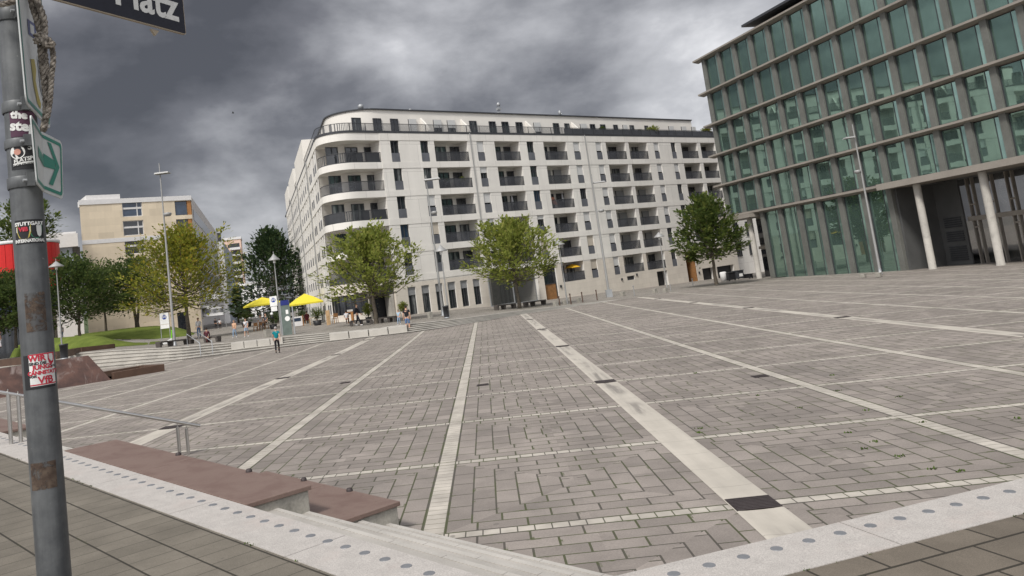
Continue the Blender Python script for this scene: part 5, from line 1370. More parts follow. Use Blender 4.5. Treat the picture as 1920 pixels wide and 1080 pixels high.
u=wf(1039,372,.5)[0]; b=MB(); b.hexa([(-.35,-.1,0),(.35,-.1,0),(.35,.15,0),(-.35,.15,0)],[(-.25,.3,.95),(.25,.3,.95),(.25,.45,.95),(-.25,.45,.95)]); tag(b.build('deck_chair',M['terra'],loc=loggia_thing(u,.5,RT_[2]-ZH+.5),rotz=WR),'salmon deck chair in the third loggia column','chair')
# ------------------------------------------------------------------ lamps and masts
def mast(bpx,topy,heads,lab,boxed=False,grp='tall lamp masts around the square'):
    p=st(*bpx); H=topz(bpx[0]-(bpx[1]-topy)*.085,topy,p)-p.z; s=mpp(p)
    r=empty('lamp_mast',p,0,lab,'lamp mast',grp); b=MB(); b.tube([(0,0,-.1),(0,0,.5),(0,0,H*.45),(0,0,H)],[.13,.115,.085,.045],12); b.build('pole',M['lampg'],r)
    for (py,x0,x1,kind) in heads:
        z=topz(bpx[0]-(bpx[1]-py)*.085,py,p)-p.z; b=MB()
        if kind=='plate': b.hexa([(x0*s,-.35,z-.07),(x1*s,-.35,z-.07),(x1*s,.35,z-.07),(x0*s,.35,z-.07)],[(x0*s*.9,-.3,z+.05),(x1*s*.9,-.3,z+.05),(x1*s*.9,.3,z+.05),(x0*s*.9,.3,z+.05)])
        else:
            c=(x0+x1)/2*s; w=abs(x1-x0)*s/2; b.lathe([(0,z-.16),(w*.75,z-.14),(w,z-.02),(w,z+.10),(w*.8,z+.14),(0,z+.15)],14,c,0); b.tube([(0,0,z),(c,0,z)],.04,6)
        b.build('lamp_head',M['lampg'],r,bevel=0)
    b=MB(); b.lathe([(.20,0),(.20,.06),(.14,.10),(.13,.5)],12) if not boxed else b.box(-.3,.3,-.3,.3,-.1,.75); b.build('foot',M['galv'],r)
mast((328,648),306,[(325,-9,19,'plate'),(403,0,15,'drum')],'tall lamp mast with flat top plate beside the yellowish tree')
mast((831,592),328,[(336,-4,27,'plate'),(399,2,13,'drum')],'tall lamp mast standing left of the grey litter bin')
mast((1143,557),325,[(341,2,24,'plate'),(395,3,14,'drum')],'tall lamp mast with square steel foot before the long facade',True)
mast((1651,514),228,[(252,-21,-2,'plate'),(318,-13,-1,'drum')],'tall lamp mast in front of the green glass facade')
def hatlamp(bpx,topy,haty,wpx,lab,base=None):
    p=base if base is not None else st(*bpx); s=mpp(p); H=topz(bpx[0]-(bpx[1]-topy)*.075,topy,p)-p.z; hz=topz(bpx[0]-(bpx[1]-haty)*.075,haty,p)-p.z; w=wpx*s/2
    r=empty('street_lamp',p,0,lab,'street lamp','hat shaped street lamps'); b=MB(); b.tube([(0,0,-.1),(0,0,H*.5),(0,0,H)],[.075,.06,.03],10); b.build('pole',M['lampg'],r)
    b=MB(); b.lathe([(w,hz-.02),(w,hz+.03),(w*.45,hz+.28),(.05,hz+.5)],20); b.lathe([(w*.98,hz-.02),(w*.5,hz+.12),(0,hz+.16)],20); b.build('lamp_hat',M['lampg'],r)
    b=MB(); b.lathe([(.10,hz-.28),(.12,hz-.05),(.10,hz+.1)],12); b.build('bulb_housing',M['white'],r)
hatlamp((528,626),471,487,22,'hat shaped street lamp carrying the pedestrian sign by the parasols')
hatlamp((842,594),458,470,24,'hat shaped street lamp beside the grey litter bin')
hatlamp((1064,570),447,458,22,'hat shaped street lamp in front of the yellow loggia parasol')
hatlamp((1252,545),434,443,20,'hat shaped street lamp near the black service door')
hatlamp((117,655),485,500,27,'hat shaped street lamp at the lawn, behind a grey bin',st(117,663))
p=st(227,641); s=mpp(p); b=MB(); Hp=(640-527)*s; b.tube([(0,0,-.3),(0,0,Hp)],.07,8); r=empty('light_column',p,0,'slim white light column on the lawn path','light column'); b.build('pole',M['white'],r)
b=MB()
for k in range(3): b.tube([(0,0,Hp*.70+Hp*.09*k),(0,0,Hp*.70+Hp*.09*k+.35)],.085,8)
b.build('light_rings',M['galv'],r)
# ------------------------------------------------------------------ signs
def signface(par,w,h,z,y,blue_r):
    b=MB(); b.box(-w/2,w/2,y-.02,y+.02,z,z+h); f=b.build('sign_board',M['white'],par)
    b=MB(); b.lathe([(0,0),(blue_r,0)],20); o=b.build('blue_disc',M['signb2'],f); o.rotation_euler=(PI/2,0,0); o.location=(0,y-.026,z+h*.62)
    b=MB(); r_=blue_r; # two walking figures
    for x,sz in ((-.12*r_/.25,.55),(.10*r_/.25,.4)):
        b.add([(x-.05,y-.03,z+h*.62-r_*.6*sz*1.3),(x+.05,y-.03,z+h*.62-r_*.6*sz*1.3),(x+.06,y-.03,z+h*.62+r_*.5*sz),(x-.06,y-.03,z+h*.62+r_*.5*sz)],[(0,1,2,3)])
        b.add([(x-.045,y-.03,z+h*.62+r_*.55*sz),(x+.045,y-.03,z+h*.62+r_*.55*sz),(x+.045,y-.03,z+h*.62+r_*.55*sz+.09),(x-.045,y-.03,z+h*.62+r_*.55*sz+.09)],[(0,1,2,3)])
    b.build('pictogram',M['s_white'],f); return f
M['signb2']=simple('sign_blue_disc',(.02,.06,.30),.4)
p=st(312,643); s=mpp(p); r=empty('pedestrian_sign',p,.1,'white sign board with blue pedestrian disc on two thin posts by the lawn','sign')
w=16*s; z0=(643-612)*s; signface(r,w,21*s,z0+4*s,0,4.2*s)
b=MB(); b.box(-w/2,w/2,-.02,.02,z0-4*s,z0+3.2*s); b.build('lower_board',M['white'],r)
for x in (-w/2,w/2): b=MB(); b.tube([(x,.03,-.1),(x,.03,z0+25*s)],.035,6); b.build('post',M['galv'],r)
p=st(528,626); s=mpp(p); q=p+Vector((-.38,-.14,0)); r=empty('pedestrian_sign',q,.0,'small white sign with blue pedestrian disc fixed to the hat shaped lamp','sign')
z0=topz(522,573,q)-q.z; signface(r,.62,.85,z0,0,.2); b=MB(); b.box(-.26,.26,-.02,.02,z0-.42,z0-.04); b.build('lower_board',M['white'],r)
for z in (z0-.62,z0-.9): b=MB(); b.ball((-.25,0,z),.13,8,5); b.build('signal',M['black' if z<z0-.7 else 'white'],r)
p=st(541,628); s=mpp(p); h=(628-563)*s; r=empty('info_stele',p,.15,'grey green glass info stele standing at the stair top beside the parasols','stele')
M['stele']=simple('grey_green_glass_panel',(.12,.15,.135),.25,0,.15); b=MB(); w=26*s; b.box(-w*.35,w*.28,-.12,.12,.0,h); b.build('panel',M['stele'],r)
b=MB(); b.box(-w*.42,-w*.36,-.1,.1,0,h*.96).box(w*.42,w*.5,-.1,.1,0,h*.8); b.build('side_post',M['galv'],r)
b=MB(); b.lathe([(0,0),(.2,0)],16); o=b.build('white_disc',M['white'],r); o.rotation_euler=(PI/2,0,0); o.location=(w*.05,-.13,h*.47)
b=MB(); b.box(-w*.02,w*.16,-.135,-.125,h*.6,h*.72); b.build('notice',M['white'],r); b=MB(); b.box(-w*.33,w*.26,-.14,.14,h*.86,h*1.0); b.build('head_panel',M['signb'],r)
# ------------------------------------------------------------------ parasols, cafe furniture
def bigparasol(base,apex,lt,rt,lab):
    p=st(*base); s=mpp(p); zt=topz(apex[0],apex[1],p)-p.z; ze=topz((lt[0]+rt[0])/2,(lt[1]+rt[1])/2,p)-p.z; hw=(rt[0]-lt[0])*s/2*.92
    r=empty('cafe_parasol',p,R_(28),lab,'parasol','yellow cafe parasols'); b=MB(); b.tube([(0,0,0),(0,0,zt-.05)],.05,8); b.build('pole',M['anth'],r)
    b=MB(); n=8; rim=[]; q=.72
    ring=[(q,q),(0,q*.985),(-q,q),(-q*.985,0),(-q,-q),(0,-q*.985),(q,-q),(q*.985,0)]
    vs=[(0,0,zt)]+[(x*hw*.5,y*hw*.5,ze+(zt-ze)*.56) for x,y in ring]+[(x*hw,y*hw,ze) for x,y in ring]+[(x*hw*1.005,y*hw*1.005,ze-.17) for x,y in ring]
    fs=[(0,1+i,1+(i+1)%8) for i in range(8)]+[(1+i,9+i,9+(i+1)%8,1+(i+1)%8) for i in range(8)]+[(9+i,17+i,17+(i+1)%8,9+(i+1)%8) for i in range(8)]
    b.add(vs,fs); b.build('canopy',M['yel'],r)
    b=MB()
    for x,y in ring[::2]: b.tube([(0,0,zt-.12),(x*hw,y*hw,ze-.03)],.018,4)
    b.build('ribs',M['anth'],r); b=MB(); b.box(-.45,.45,-.45,.45,0,.12); b.build('foot',M['conc'],r)
bigparasol((497,616),(493,557),(447,575),(538,566),'large yellow square cafe parasol left of the info stele')
bigparasol((577,609),(574,550),(540,569),(620,565),'large yellow square cafe parasol right of the info stele')
M['lwood']=simple('pale_wood',(.42,.28,.15),.65,0,.15,2.); M['maroon']=simple('maroon_cloth',(.11,.018,.028),.85)
def chair(px,py,rz,lab,mat='wood',back=None):
    p=st(px,py); r=empty('cafe_chair',p,rz,lab,'chair','cafe chairs under the parasols')
    for x in(-.2,.2):
        for y in(-.2,.2): b=MB(); b.box(x-.02,x+.02,y-.02,y+.02,0,.45 if y>0 else .92); b.build('leg',M[mat],r)
    b=MB(); b.box(-.23,.23,-.23,.23,.43,.47); b.build('seat',M[mat],r); b=MB(); b.box(-.21,.21,-.215,-.185,.55,.92); b.build('backrest',M[back or mat],r)
def table(px,py,lab,mat='wood',w=.8):
    p=st(px,py); r=empty('cafe_table',p,.3,lab,'table','cafe tables under the parasols'); b=MB(); b.box(-w/2,w/2,-w/2,w/2,.71,.75); b.build('tabletop',M[mat],r)
    for x in(-1,1):
        for y in(-1,1): b=MB(); b.box(x*w*.42-.02,x*w*.42+.02,y*w*.42-.02,y*w*.42+.02,0,.71); b.build('leg',M[mat],r)
chair(480,621,.4,'wooden cafe chair left of the parasol foot'); chair(487,620,2.6,'wooden cafe chair right beside the leftmost chair','wood'); chair(500,617,-1.2,'wooden cafe chair behind the concrete cube at the stair top')
table(493,618,'wooden cafe table under the left parasol'); table(588,609,'pale wooden cafe table beside the red chair','lwood'); chair(577,609,.1,'cafe chair with a red jacket over its back','wood','maroon'); chair(629,606,.6,'dark cafe chair between the wooden board and the cafe window'); table(622,607,'low pale table behind the wooden board','lwood',.6)
p=st(560,612); s=mpp(p); r=empty('menu_board',p,.25,'white and blue printed stand beside the red chair','display stand'); b=MB(); b.box(-.5,.45,-.08,.08,.05,1.05); b.build('panel',M['farw'],r); b=MB(); b.box(-.4,.3,-.10,-.085,.55,.9); b.build('print',M['glassb'],r); b=MB(); b.box(.46,.56,-.2,.2,0,1.15); b.build('side_board',M['wood'],r)
p=st(617,611); s=mpp(p); b=MB(); b.box(-3.6*s,3.6*s,-.12,.12,0,29*s); o=b.build('wooden_board',M['lwood'],loc=p,rotz=.1,bevel=.01); tag(o,'tall narrow pale wooden board standing before the cafe facade','board')
p=st(660,606); s=mpp(p); r=empty('bar_counter',p,.05,'wooden cafe bar counter with a row of glasses on top','counter'); b=MB(); b.box(-7*s,4*s,-.1,.5,.95,1.05); b.build('top',M['wood'],r); b=MB(); b.box(-.2*s,4*s,-.12,.45,.15,.95); b.build('front',M['orange'],r); b=MB(); b.box(-7*s,-6*s,-.05,.4,0,.95).box(3.2*s,4*s,-.1,.4,0,.95); b.build('legs',M['wood'],r)
for k in range(6): b=MB(); b.lathe([(.05,1.05),(.07,1.22)],8,-5.5*s+1.7*s*k,.1); o=b.build('glass',M['s_white'],None,loc=p,rotz=.05); tag(o,'small white glass standing on the wooden bar counter','glass','glasses on the bar counter')
u,z=wf(614,540,-.5); q=WP+Vector((cos(WR)*-51.5-sin(WR)*1.2,sin(WR)*-51.5+cos(WR)*1.2,0)); q=st(612,603)+Vector((0,0,0)); zc=topz(614,552,q)-q.z
r=empty('hanging_planter',q+Vector((0,0,zc)),0,'yellow star shaped decoration on a black pot hanging at the building corner','decoration'); b=MB(); b.lathe([(.18,-.45),(.28,0),(0,0)],10); b.build('pot',M['black'],r)
b=MB()
for k in range(5):
    a=R_(90+72*k)*1; a=[R_(90),R_(150),R_(30),R_(215),R_(325)][k]; L_=[1.05,.6,.6,.75,.75][k]; b.hexa([(-.08*sin(a),-.05,.35+.08*cos(a)),(.08*sin(a),-.05,.35-.08*cos(a)),(.08*sin(a),.05,.35-.08*cos(a)),(-.08*sin(a),.05,.35+.08*cos(a))],[(cos(a)*L_-.03*sin(a),-.03,.35+sin(a)*L_+.03*cos(a)),(cos(a)*L_+.03*sin(a),-.03,.35+sin(a)*L_-.03*cos(a)),(cos(a)*L_+.03*sin(a),.03,.35+sin(a)*L_-.03*cos(a)),(cos(a)*L_-.03*sin(a),.03,.35+sin(a)*L_+.03*cos(a))])
b.build('yellow_star',M['yel'],r); b=MB(); b.tube([(0,0,0),(.4,.5,-.05)],.03,6); b.build('bracket',M['anth'],r)
# ------------------------------------------------------------------ curved benches, cubes, bollards, bins, fence
M['dbench']=simple('dark_weathered_bench',(.085,.075,.068),.8,0,.2)
def curved_bench(pa,pb,lab,hpx=10):
    a,c=st(*pa),st(*pb); d=c-a; L=d.length; ang=math.atan2(d.y,d.x); r=empty('bench',a,ang,lab,'bench','dark benches along the stair top'); sl=d.z/L
    b=MB(); n=8
    for i in range(n):
        x0,x1=L*i/n,L*(i+1)/n; y=lambda x: .25*math.sin(PI*x/L)
        b.hexa([(x0,y(x0)-.25,.36+sl*x0),(x1,y(x1)-.25,.36+sl*x1),(x1,y(x1)+.25,.36+sl*x1),(x0,y(x0)+.25,.36+sl*x0)],[(x0,y(x0)-.25,.47+sl*x0),(x1,y(x1)-.25,.47+sl*x1),(x1,y(x1)+.25,.47+sl*x1),(x0,y(x0)+.25,.47+sl*x0)])
    b.build('seat',M['dbench'],r)
    for f in (.03,.5,.97):
        x=L*f; yy=.25*math.sin(PI*x/L); b=MB(); b.hexa([(x-.08,yy-.2,sl*x-.1),(x+.08,yy-.2,sl*x-.1),(x+.08,yy+.2,sl*x-.1),(x-.08,yy+.2,sl*x-.1)],[(x-.14,yy-.22,.36+sl*x),(x+.14,yy-.22,.36+sl*x),(x+.14,yy+.22,.36+sl*x),(x-.14,yy+.22,.36+sl*x)]); b.build('leg',M['dbench'],r)
curved_bench((297,652),(352,645.5),'dark bench left of the yellowish tree, with the tall mast before it')
curved_bench((357,645),(411,641),'dark bench right of the yellowish tree where the person in maroon sits')
curved_bench((931,582),(965,578),'dark bench left of the tree in front of the mesh fence'); curved_bench((986,576),(1021,571),'dark bench right of the tree in front of the mesh fence')
curved_bench((658,612),(698,608),'dark bench left of the tree before the cafe entrance'); curved_bench((714,606),(744,603),'dark bench right of the tree before the cafe entrance')
def cube(px,py,w,h,lab):
    p=st(px,py); s=mpp(p); w*=s;h*=s; b=MB(); b.hexa([(-w/2,-w/2,0),(w/2,-w/2,0),(w/2,w/2,0),(-w/2,w/2,0)],[(-w/2*1.06,-w/2*1.06,h),(w/2*1.06,-w/2*1.06,h),(w/2*1.06,w/2*1.06,h),(-w/2*1.06,w/2*1.06,h)]); tag(b.build('concrete_cube',M['concdark'],loc=p,rotz=R_(39),bevel=.015),lab,'seat cube','concrete seat cubes at the square edge')
for a in ((502,632,10,14,'concrete cube at the stair top left of the woman in teal'),(807,597,7,12,'concrete cube left of the tall mast by the ground floor windows'),(1042,574,7,9,'concrete cube in front of the timber entrance door'),(1059,571,5,8,'concrete cube left of the hat lamp by the yellow loggia parasol'),(1086,567,6,8,'concrete cube between the dark bollards'),(1168,555.5,7.5,8.5,'concrete cube right of the square mast foot'),(1228,549.5,7,8,'concrete cube left of the black service door'),(1248,548.5,7,8,'concrete cube below the hat lamp by the service door'),(1648,519,9,8,'concrete cube beside the mast at the glass facade'),(1619,520.5,9,7,'concrete cube left of the mast at the glass facade')): cube(*a)
def bollard(px,py,h,lab,mat='rustd'):
    p=st(px,py); s=mpp(p); h*=s; r=empty('bollard',p,0,lab,'bollard','slim bollards along the square edge'); b=MB(); b.tube([(0,0,-.05),(0,0,h*.86)],.05,8); b.build('post',M[mat],r); b=MB(); b.ball((0,0,h*.92),.075,8,6); b.build('knob',M[mat],r)
for a in ((1050,573,18,'bollard nearest the timber entrance door'),(1071,571,21,'bollard right of the hat lamp by the yellow parasol'),(1093,567,20,'middle bollard of the row before the long facade'),(1120,563,20,'bollard just left of the square mast foot')): bollard(*a)
for a in ((1190,555,20,'pale bollard right of the square mast foot','lampg'),(1258,546.5,14,'pale bollard right of the service door','lampg'),(1300,538,16,'pale bollard before the timber gate','lampg'),(425,615,12,'pale bollard behind the couple walking','lampg')): bollard(*a)
def bin_(px,py,wp,hp,lab):
    p=st(px,py); s=mpp(p); w,h=wp*s/2,hp*s; r=empty('litter_bin',p,0,lab,'litter bin'); b=MB(); b.lathe([(w*.86,0),(w,h*.9),(w*1.06,h*.9),(w*1.06,h),(w*.8,h),(w*.75,h*.6),(0,h*.6)],16); b.build('body',M['anth'],r); b=MB(); b.lathe([(w*.9,h*.04),(w*.9,h*.10),(w*.86,h*.1)],16); b.build('foot_ring',M['galv'],r)
bin_(838,597,11,24,'dark grey cylindrical litter bin beside the lamps before the ground floor windows'); bin_(121,674,15,29,'grey cylindrical litter bin between the rusty troughs by the lawn')
# mesh fence before the passage
fa,fb=wf(921,575,-.8)[0],wf(1009,568,-.8)[0]
r=empty('mesh_fence',WP,WR,'grey mesh fence of two panels closing the passage under the building','fence'); 
m_,nt,bb=newmat('grey_wire_mesh',.5,.2); bb.inputs['Base Color'].default_value=(.06,.062,.06,1); bb.inputs['Alpha'].default_value=.68; M['mesh']=m_
fm=(fa+fb)/2; 
for u0,u1 in ((fa,fm),(fm,fb)):
    zb=zs(*(loggia_thing(u0,-.8,0).xy)); b=MB(); b.quad((u0+.04,-.8,zb+.1),(u1-.04,-.8,zb+.05),(u1-.04,-.8,zb+2.95),(u0+.04,-.8,zb+2.95)); pn=b.build('panel',M['mesh'],r)
    b=MB(); b.box(u0,u0+.07,-.84,-.76,zb-.1,zb+3.).box(u1-.07,u1,-.84,-.76,zb-.1,zb+3.).box(u0+.07,u1-.07,-.83,-.77,zb+2.93,zb+3.).box(u0+.07,u1-.07,-.83,-.77,zb+.02,zb+.12); b.build('frame',M['galv'],pn)
# containers by the gate
for px,py,w,h,lab,mt in ((1369,527,17,17,'black waste container right of the tree by the garages','black'),(1385,524,15,18,'dark container with white notice near the glass office','anth'),(1404,523,8,10,'small black bin beside the recess column','black')):
    p=atdist(px,py,97.); s=mpp(p); w*=s;h*=s; r=empty('waste_container',p,R_(25),lab,'container'); b=MB(); b.box(-w/2,w/2,-.5,.5,.12,h*.85); b.build('body',M[mt],r,bevel=.03); b=MB(); b.box(-w/2-.04,w/2+.04,-.55,.55,h*.86,h*.95); b.build('lid',M[mt],r)
    for x in(-w*.4,w*.4): b=MB(); b.lathe_at([(0,-.03),(.09,-.03),(.09,.03),(0,.03)],(x,-.4,.09),10); b.build('wheel',M['black'],r)
    if mt=='anth': b=MB(); b.box(-.25,.25,-.53,-.505,h*.3,h*.6); b.build('notice',M['white'],r)
p=atdist(1358,527.5,97.); s=mpp(p); b=MB(); b.lathe([(.0,0),(.35,.02),(.4,1.0),(.32,1.1),(0,1.12)],12); tag(b.build('waste_bag',M['farw'],loc=p),'white sack standing left of the black waste container','sack')
# scooter on the bench side
p=st(322,646); r=empty('kick_scooter',p+Vector((0,0,.0)),.6,'bright green and white kick scooter leaning by the tall mast','scooter'); M['lime']=simple('lime_paint',(.16,.52,.02),.4)
b=MB(); b.tube([(0,0,.15),(.1,0,1.25)],.05,8); b.tube([(.1,-.25,1.22),(.1,.25,1.22)],.03,6); b.build('steering_post',M['lime'],r); b=MB(); b.hexa([(-.75,-.1,.12),(.05,-.12,.12),(.05,.12,.12),(-.75,.1,.12)],[(-.75,-.1,.2),(.02,-.12,.55),(.02,.12,.55),(-.75,.1,.2)]); b.build('deck',M['white'],r)
for x in(-.8,.03): 
    b=MB(); b.tube([(x,-.03,.11),(x,.03,.11)],.11,12); b.build('wheel',M['black'],r)
# ------------------------------------------------------------------ people
def cloth(n,c,v=.15): M[n]=simple(n,c,.85,0,v,5.)
for n,c in dict(teal_cloth=(.0,.17,.20),black_cloth=(.012,.012,.015),denim=(.10,.16,.28),pale_denim=(.22,.30,.40),white_cloth=(.55,.55,.57),peach_cloth=(.55,.34,.22),suit_cloth=(.014,.016,.022),maroon2=(.075,.018,.026),hair_grey=(.30,.28,.27),hair_dark=(.025,.018,.014),hair_brown=(.06,.038,.022),hair_fair=(.22,.15,.08),shoe_white=(.6,.6,.6),shoe_black=(.02,.02,.02),sky_cloth=(.30,.42,.52),grey_cloth=(.10,.10,.12)).items(): cloth(n,c)
def skinmesh(name,verts,edges,rad,mat,parent,root=0,sub=1):
    me=bpy.data.meshes.new(name); me.from_pydata([tuple(v) for v in verts],edges,[]); o=bpy.data.objects.new(name,me); C.objects.link(o)
    mod=o.modifiers.new('skin','SKIN'); mod.use_smooth_shade=True
    sv=me.skin_vertices[0].data
    for i,r in enumerate(rad): sv[i].radius=(r if isinstance(r,tuple) else (r,r)); sv[i].use_root=(i==root)
    if sub: o.modifiers.new('sub','SUBSURF').levels=sub
    dg=bpy.context.evaluated_depsgraph_get(); m2=bpy.data.meshes.new_from_object(o.evaluated_get(dg)); o.modifiers.clear(); o.data=m2; bpy.data.meshes.remove(me)
    m2.materials.clear(); m2.materials.append(M[mat]); m2.name=name
    if parent is not None: o.parent=parent
    return o
def person(px,py,hpx,face,lab,top,bottom,hair,shoe='shoe_black',pose='walk',long_sleeve=False,shorts=False,ground='st',stride=.30,bag=None,hairlong=False,slim=1.,dz=0,base=None):
    p=base if base is not None else (st(px,py) if ground=='st' else pz(px,py)); p=p+Vector((0,0,dz)); sc=hpx*mpp(p)/(1.75 if pose!='sit' else 1.32)
    root=empty('person',p,face,lab,'person'); root.scale=(sc*slim,sc*slim,sc)
    V=[];E_=[];Rr=[]
    def a(v,r,par=None):
        V.append(Vector(v)); Rr.append(r); 
        if par is not None: E_.append((par,len(V)-1))
        return len(V)-1
    sit=pose=='sit'; hz=.55 if sit else .93; up=hz-.93
    pel=a((0,0,hz),(.135,.105)); wai=a((0,.0,1.10+up),(.125,.095),pel); che=a((0,.0,1.30+up),(.150,.105),wai); nb_=a((0,-.01,1.445+up),(.075,.065),che); nk=a((0,.005,1.51+up),.05,nb_); h1=a((0,.02,1.60+up),(.075,.085),nk); h2=a((0,.01,1.685+up),(.070,.082),h1)
    a((0,.115,1.605+up),.012,h1)
    for s in(-1,1): a((s*.085,.01,1.61+up),.014,h1)
    joints={}
    for s in(-1,1):
        sh=a((s*.175,-.01,1.40+up),.058,che); sw=(s if pose=='walk' else 0)*.16
        if pose=='phone' and s>0: el=(s*.22,.05,1.16+up); wr=(s*.12,.25,1.22+up)
        elif sit: el=(s*.24,.04,1.14+up); wr=(s*.16,.26,1.0+up)
        else: el=(s*.225,-.03-sw*.5,1.14+up); wr=(s*.235,.03-sw*1.2,.92+up)
        e=a(el,.043,sh); w_=a(wr,.030,e); dv=(Vector(wr)-Vector(el)).normalized(); pm=a(Vector(wr)+dv*.075,(.036,.022),w_)
        sdv=dv.cross(Vector((s,0,0))).normalized()
        for k,ln in enumerate((.075,.085,.08,.062)):
            f=a(Vector(wr)+dv*(.095)+sdv*(.027-.018*k),.0095,pm); a(Vector(wr)+dv*(.10+ln)+sdv*(.030-.02*k)+Vector((-s*.012,.01,0)),.0075,f)
        t=a(Vector(wr)+dv*.05+sdv*.045,.011,w_); a(Vector(wr)+dv*.09+sdv*.065,.009,t)
        joints[s]=(V[sh],Vector(el),Vector(wr))
    legs={}
    for s in(-1,1):
        fy=(stride*s if pose=='walk' else .03*s)
        hp=a((s*.09,0,hz-.06),.085,pel)
        if sit: kn=(s*.12,.42,.50); an=(s*.12,.44,.09); toe=(s*.13,.58,.03)
        else: kn=(s*.095,fy*.45+.05,.50); an=(s*.095,fy,.085+(.06 if fy<-.1 else 0)); toe=(s*.105,fy+.15,.03)
        k_=a(kn,.056,hp); c_=a((Vector(kn)*.62+Vector(an)*.38+Vector((0,-.015,0))),.050,k_); n_=a(an,.034,c_); t_=a(toe,.03,n_)
        legs[s]=(V[hp],Vector(kn),Vector(an),Vector(toe))
    skinmesh('body',V,E_,Rr,'skin',root)
    # clothes
    v=[(0,0,hz-.05),(0,0,1.10+up),(0,0,1.30+up),(0,-.01,1.43+up)]; e=[(0,1),(1,2),(2,3)]; r=[(.152,.122),(.142,.112),(.166,.121),(.085,.075)]
    for s in(-1,1):
        sh,el,wr=joints[s]; i=len(v); v.append(sh); r.append(.072); e.append((2,i)); v.append(sh.lerp(el,.55)); r.append(.066); e.append((i,i+1))
        if long_sleeve: v+= [el,el.lerp(wr,.9)]; r+= [.054,.042]; e+=[(i+1,i+2),(i+2,i+3)]
    skinmesh('top',v,e,r,top,root)
    v=[(0,0,hz+.06),(0,0,hz-.02)]; e=[(0,1)]; r=[(.145,.115),(.150,.122)]
    for s in(-1,1):
        hp,kn,an,toe=legs[s]; i=len(v); v.append(hp); r.append(.100); e.append((1,i)); v.append(hp.lerp(kn,.62)); r.append(.082); e.append((i,i+1)); v.append(kn if not shorts else hp.lerp(kn,.9)); r.append(.070 if not shorts else .082); e.append((i+1,i+2))
        if not shorts: v+=[kn.lerp(an,.45),kn.lerp(an,.97)]; r+=[.062,.056]; e+=[(i+2,i+3),(i+3,i+4)]
    skinmesh('shorts' if shorts else 'trousers',v,e,r,bottom,root)
    for s in(-1,1):
        hp,kn,an,toe=legs[s]; skinmesh('shoe',[an+Vector((0,-.045,-.035)),an+Vector((0,.02,-.03)),toe+Vector((0,.03,.006))],[(0,1),(1,2)],[(.042,.046),(.05,.05),(.042,.032)],shoe,root)
    b=MB(); b.ball((0,-.012,1.668+up),.104,12,8,(.90,1.02,.98)); hb=MB(); n=len(b.v)
    keep=[]; 
    for f,sm in zip(b.f,b.sm):
        c=sum((Vector(b.v[i]) for i in f),Vector((0,0,0)))/len(f)
        if not (c.y>.045 and c.z<1.69+up): keep.append(f)
    b.f=keep; b.sm=[True]*len(keep)
    if hairlong: b.tube([(0,-.07,1.66+up),(0,-.095,1.55+up),(0,-.10,1.42+up)],[.085,.08,.045],8)
    b.build('hair',M[hair],root)
    for s in (-1,1):
        b=MB(); b.ball((s*.03,.098,1.628+up),.011,6,4); b.build('eye',M['black'],root)
    b=MB(); b.box(-.022,.022,.100,.108,1.553+up,1.561+up); b.build('mouth',M['maroon'],root)
    if bag=='back':
        b=MB(); b.box(-.13,.13,-.24,-.12,1.05+up,1.40+up); b.build('backpack',M['black'],root,bevel=.03)
    if bag=='strap':
        b=MB(); b.tube([(-.17,.10,1.40+up),(0,.135,1.2+up),(.16,.10,1.0+up)],.018,6); b.build('strap',M['suit_cloth'],root)
    return root
A=person
A(521,662,49,R_(10),'woman in teal top and black trousers with grey hair, walking across the square','teal_cloth','black_cloth','hair_grey',ground='pz',stride=.16)
A(766,622.5,50,R_(-8),'man in black t-shirt and blue denim shorts seen from behind','black_cloth','denim','hair_dark','shoe_white',pose='stand',shorts=True,ground='pz')
A(749,609,28,R_(160),'child in pale blue top and jeans beside the dark bench','sky_cloth','pale_denim','hair_dark','shoe_white',stride=.15)
A(672,611,41,R_(-100),'man in dark suit walking past the wooden bar counter','suit_cloth','suit_cloth','hair_brown','shoe_white',long_sleeve=True,stride=.25)
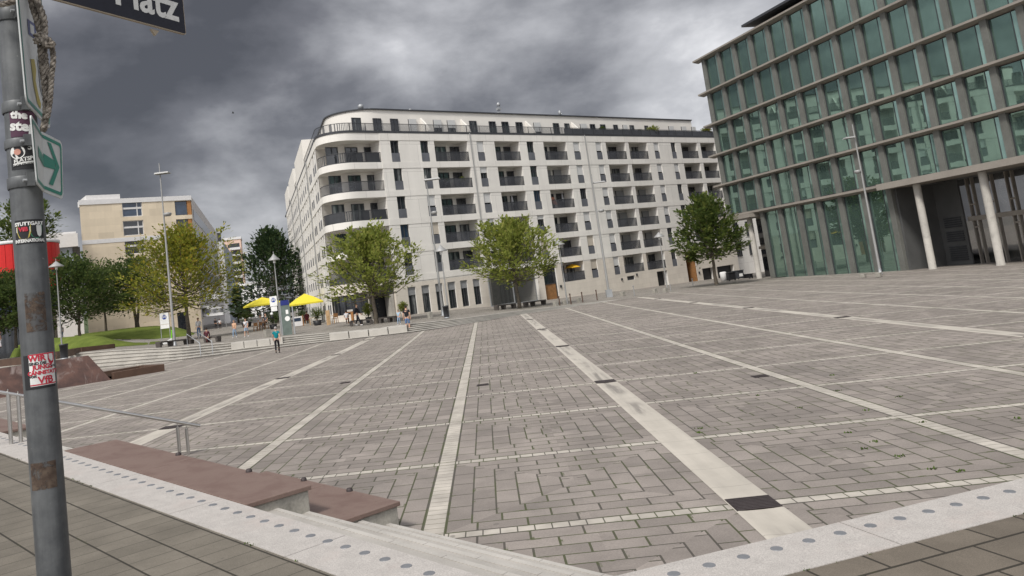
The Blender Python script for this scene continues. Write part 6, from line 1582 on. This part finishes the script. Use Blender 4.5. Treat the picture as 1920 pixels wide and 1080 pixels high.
A(374,633,37,R_(175),'man in striped white shirt and jeans standing behind the dark bench','white_cloth','denim','hair_brown',pose='stand',long_sleeve=True)
A(441,633.5,33,R_(170),'woman in peach jacket and blue jeans walking towards the square','peach_cloth','pale_denim','hair_fair','shoe_white',long_sleeve=True,stride=.18)
A(463,632,35,R_(175),'man in white t-shirt and denim shorts with a dark shoulder strap','white_cloth','pale_denim','hair_brown','shoe_white',shorts=True,stride=.22,bag='strap')
A(405,617,20,R_(0),'distant person dressed all in black in the side street','black_cloth','black_cloth','hair_dark',stride=.12,long_sleeve=True)
A(413,616.5,18.5,R_(5),'distant person in white top and black trousers in the side street','white_cloth','black_cloth','hair_dark',stride=.12)
A(389,643,28,R_(5),'person in maroon jacket sitting on the dark bench, seen from behind','maroon2','maroon2','hair_dark',pose='sit',long_sleeve=True,dz=-.04)
A(651,607,24,R_(0),'person in white shirt sitting before the wooden bar counter','white_cloth','black_cloth','hair_dark',pose='sit')
A(577,609,25,R_(20),'person in red sitting on a chair under the right parasol','maroon','black_cloth','hair_dark',pose='sit',long_sleeve=True)
A(490,617,26,R_(200),'cafe guest in white sitting under the left parasol','white_cloth','grey_cloth','hair_fair',pose='sit')
A(500,614,26,R_(150),'cafe guest in grey sitting under the left parasol','grey_cloth','black_cloth','hair_dark',pose='sit')
A(116,632,25,R_(60),'person in white top under the dark trees at the lawn','white_cloth','pale_denim','hair_dark',pose='stand',base=onlawn(117,633,107.))
A(2,646,32,R_(120),'person in dark top at the left picture edge on the lawn','grey_cloth','white_cloth','hair_dark',pose='stand',base=onlawn(2,650,102.))
# small distant bird
q=atdist(437,212,70.); r=empty('bird',q,.4,'tiny dark bird flying under the dark cloud','bird'); b=MB(); r.scale=(.55,.55,.55); b.ball((0,0,0),.09,8,5,(2.2,.8,.8)); b.build('body',M['black'],r)
for s in(-1,1): b=MB(); b.add([(.1,0,.03),(-.1,0,.03),(-.14,s*.42,.13),(.0,s*.36,.15)],[(0,1,2,3)]); b.build('wing',M['black'],r)
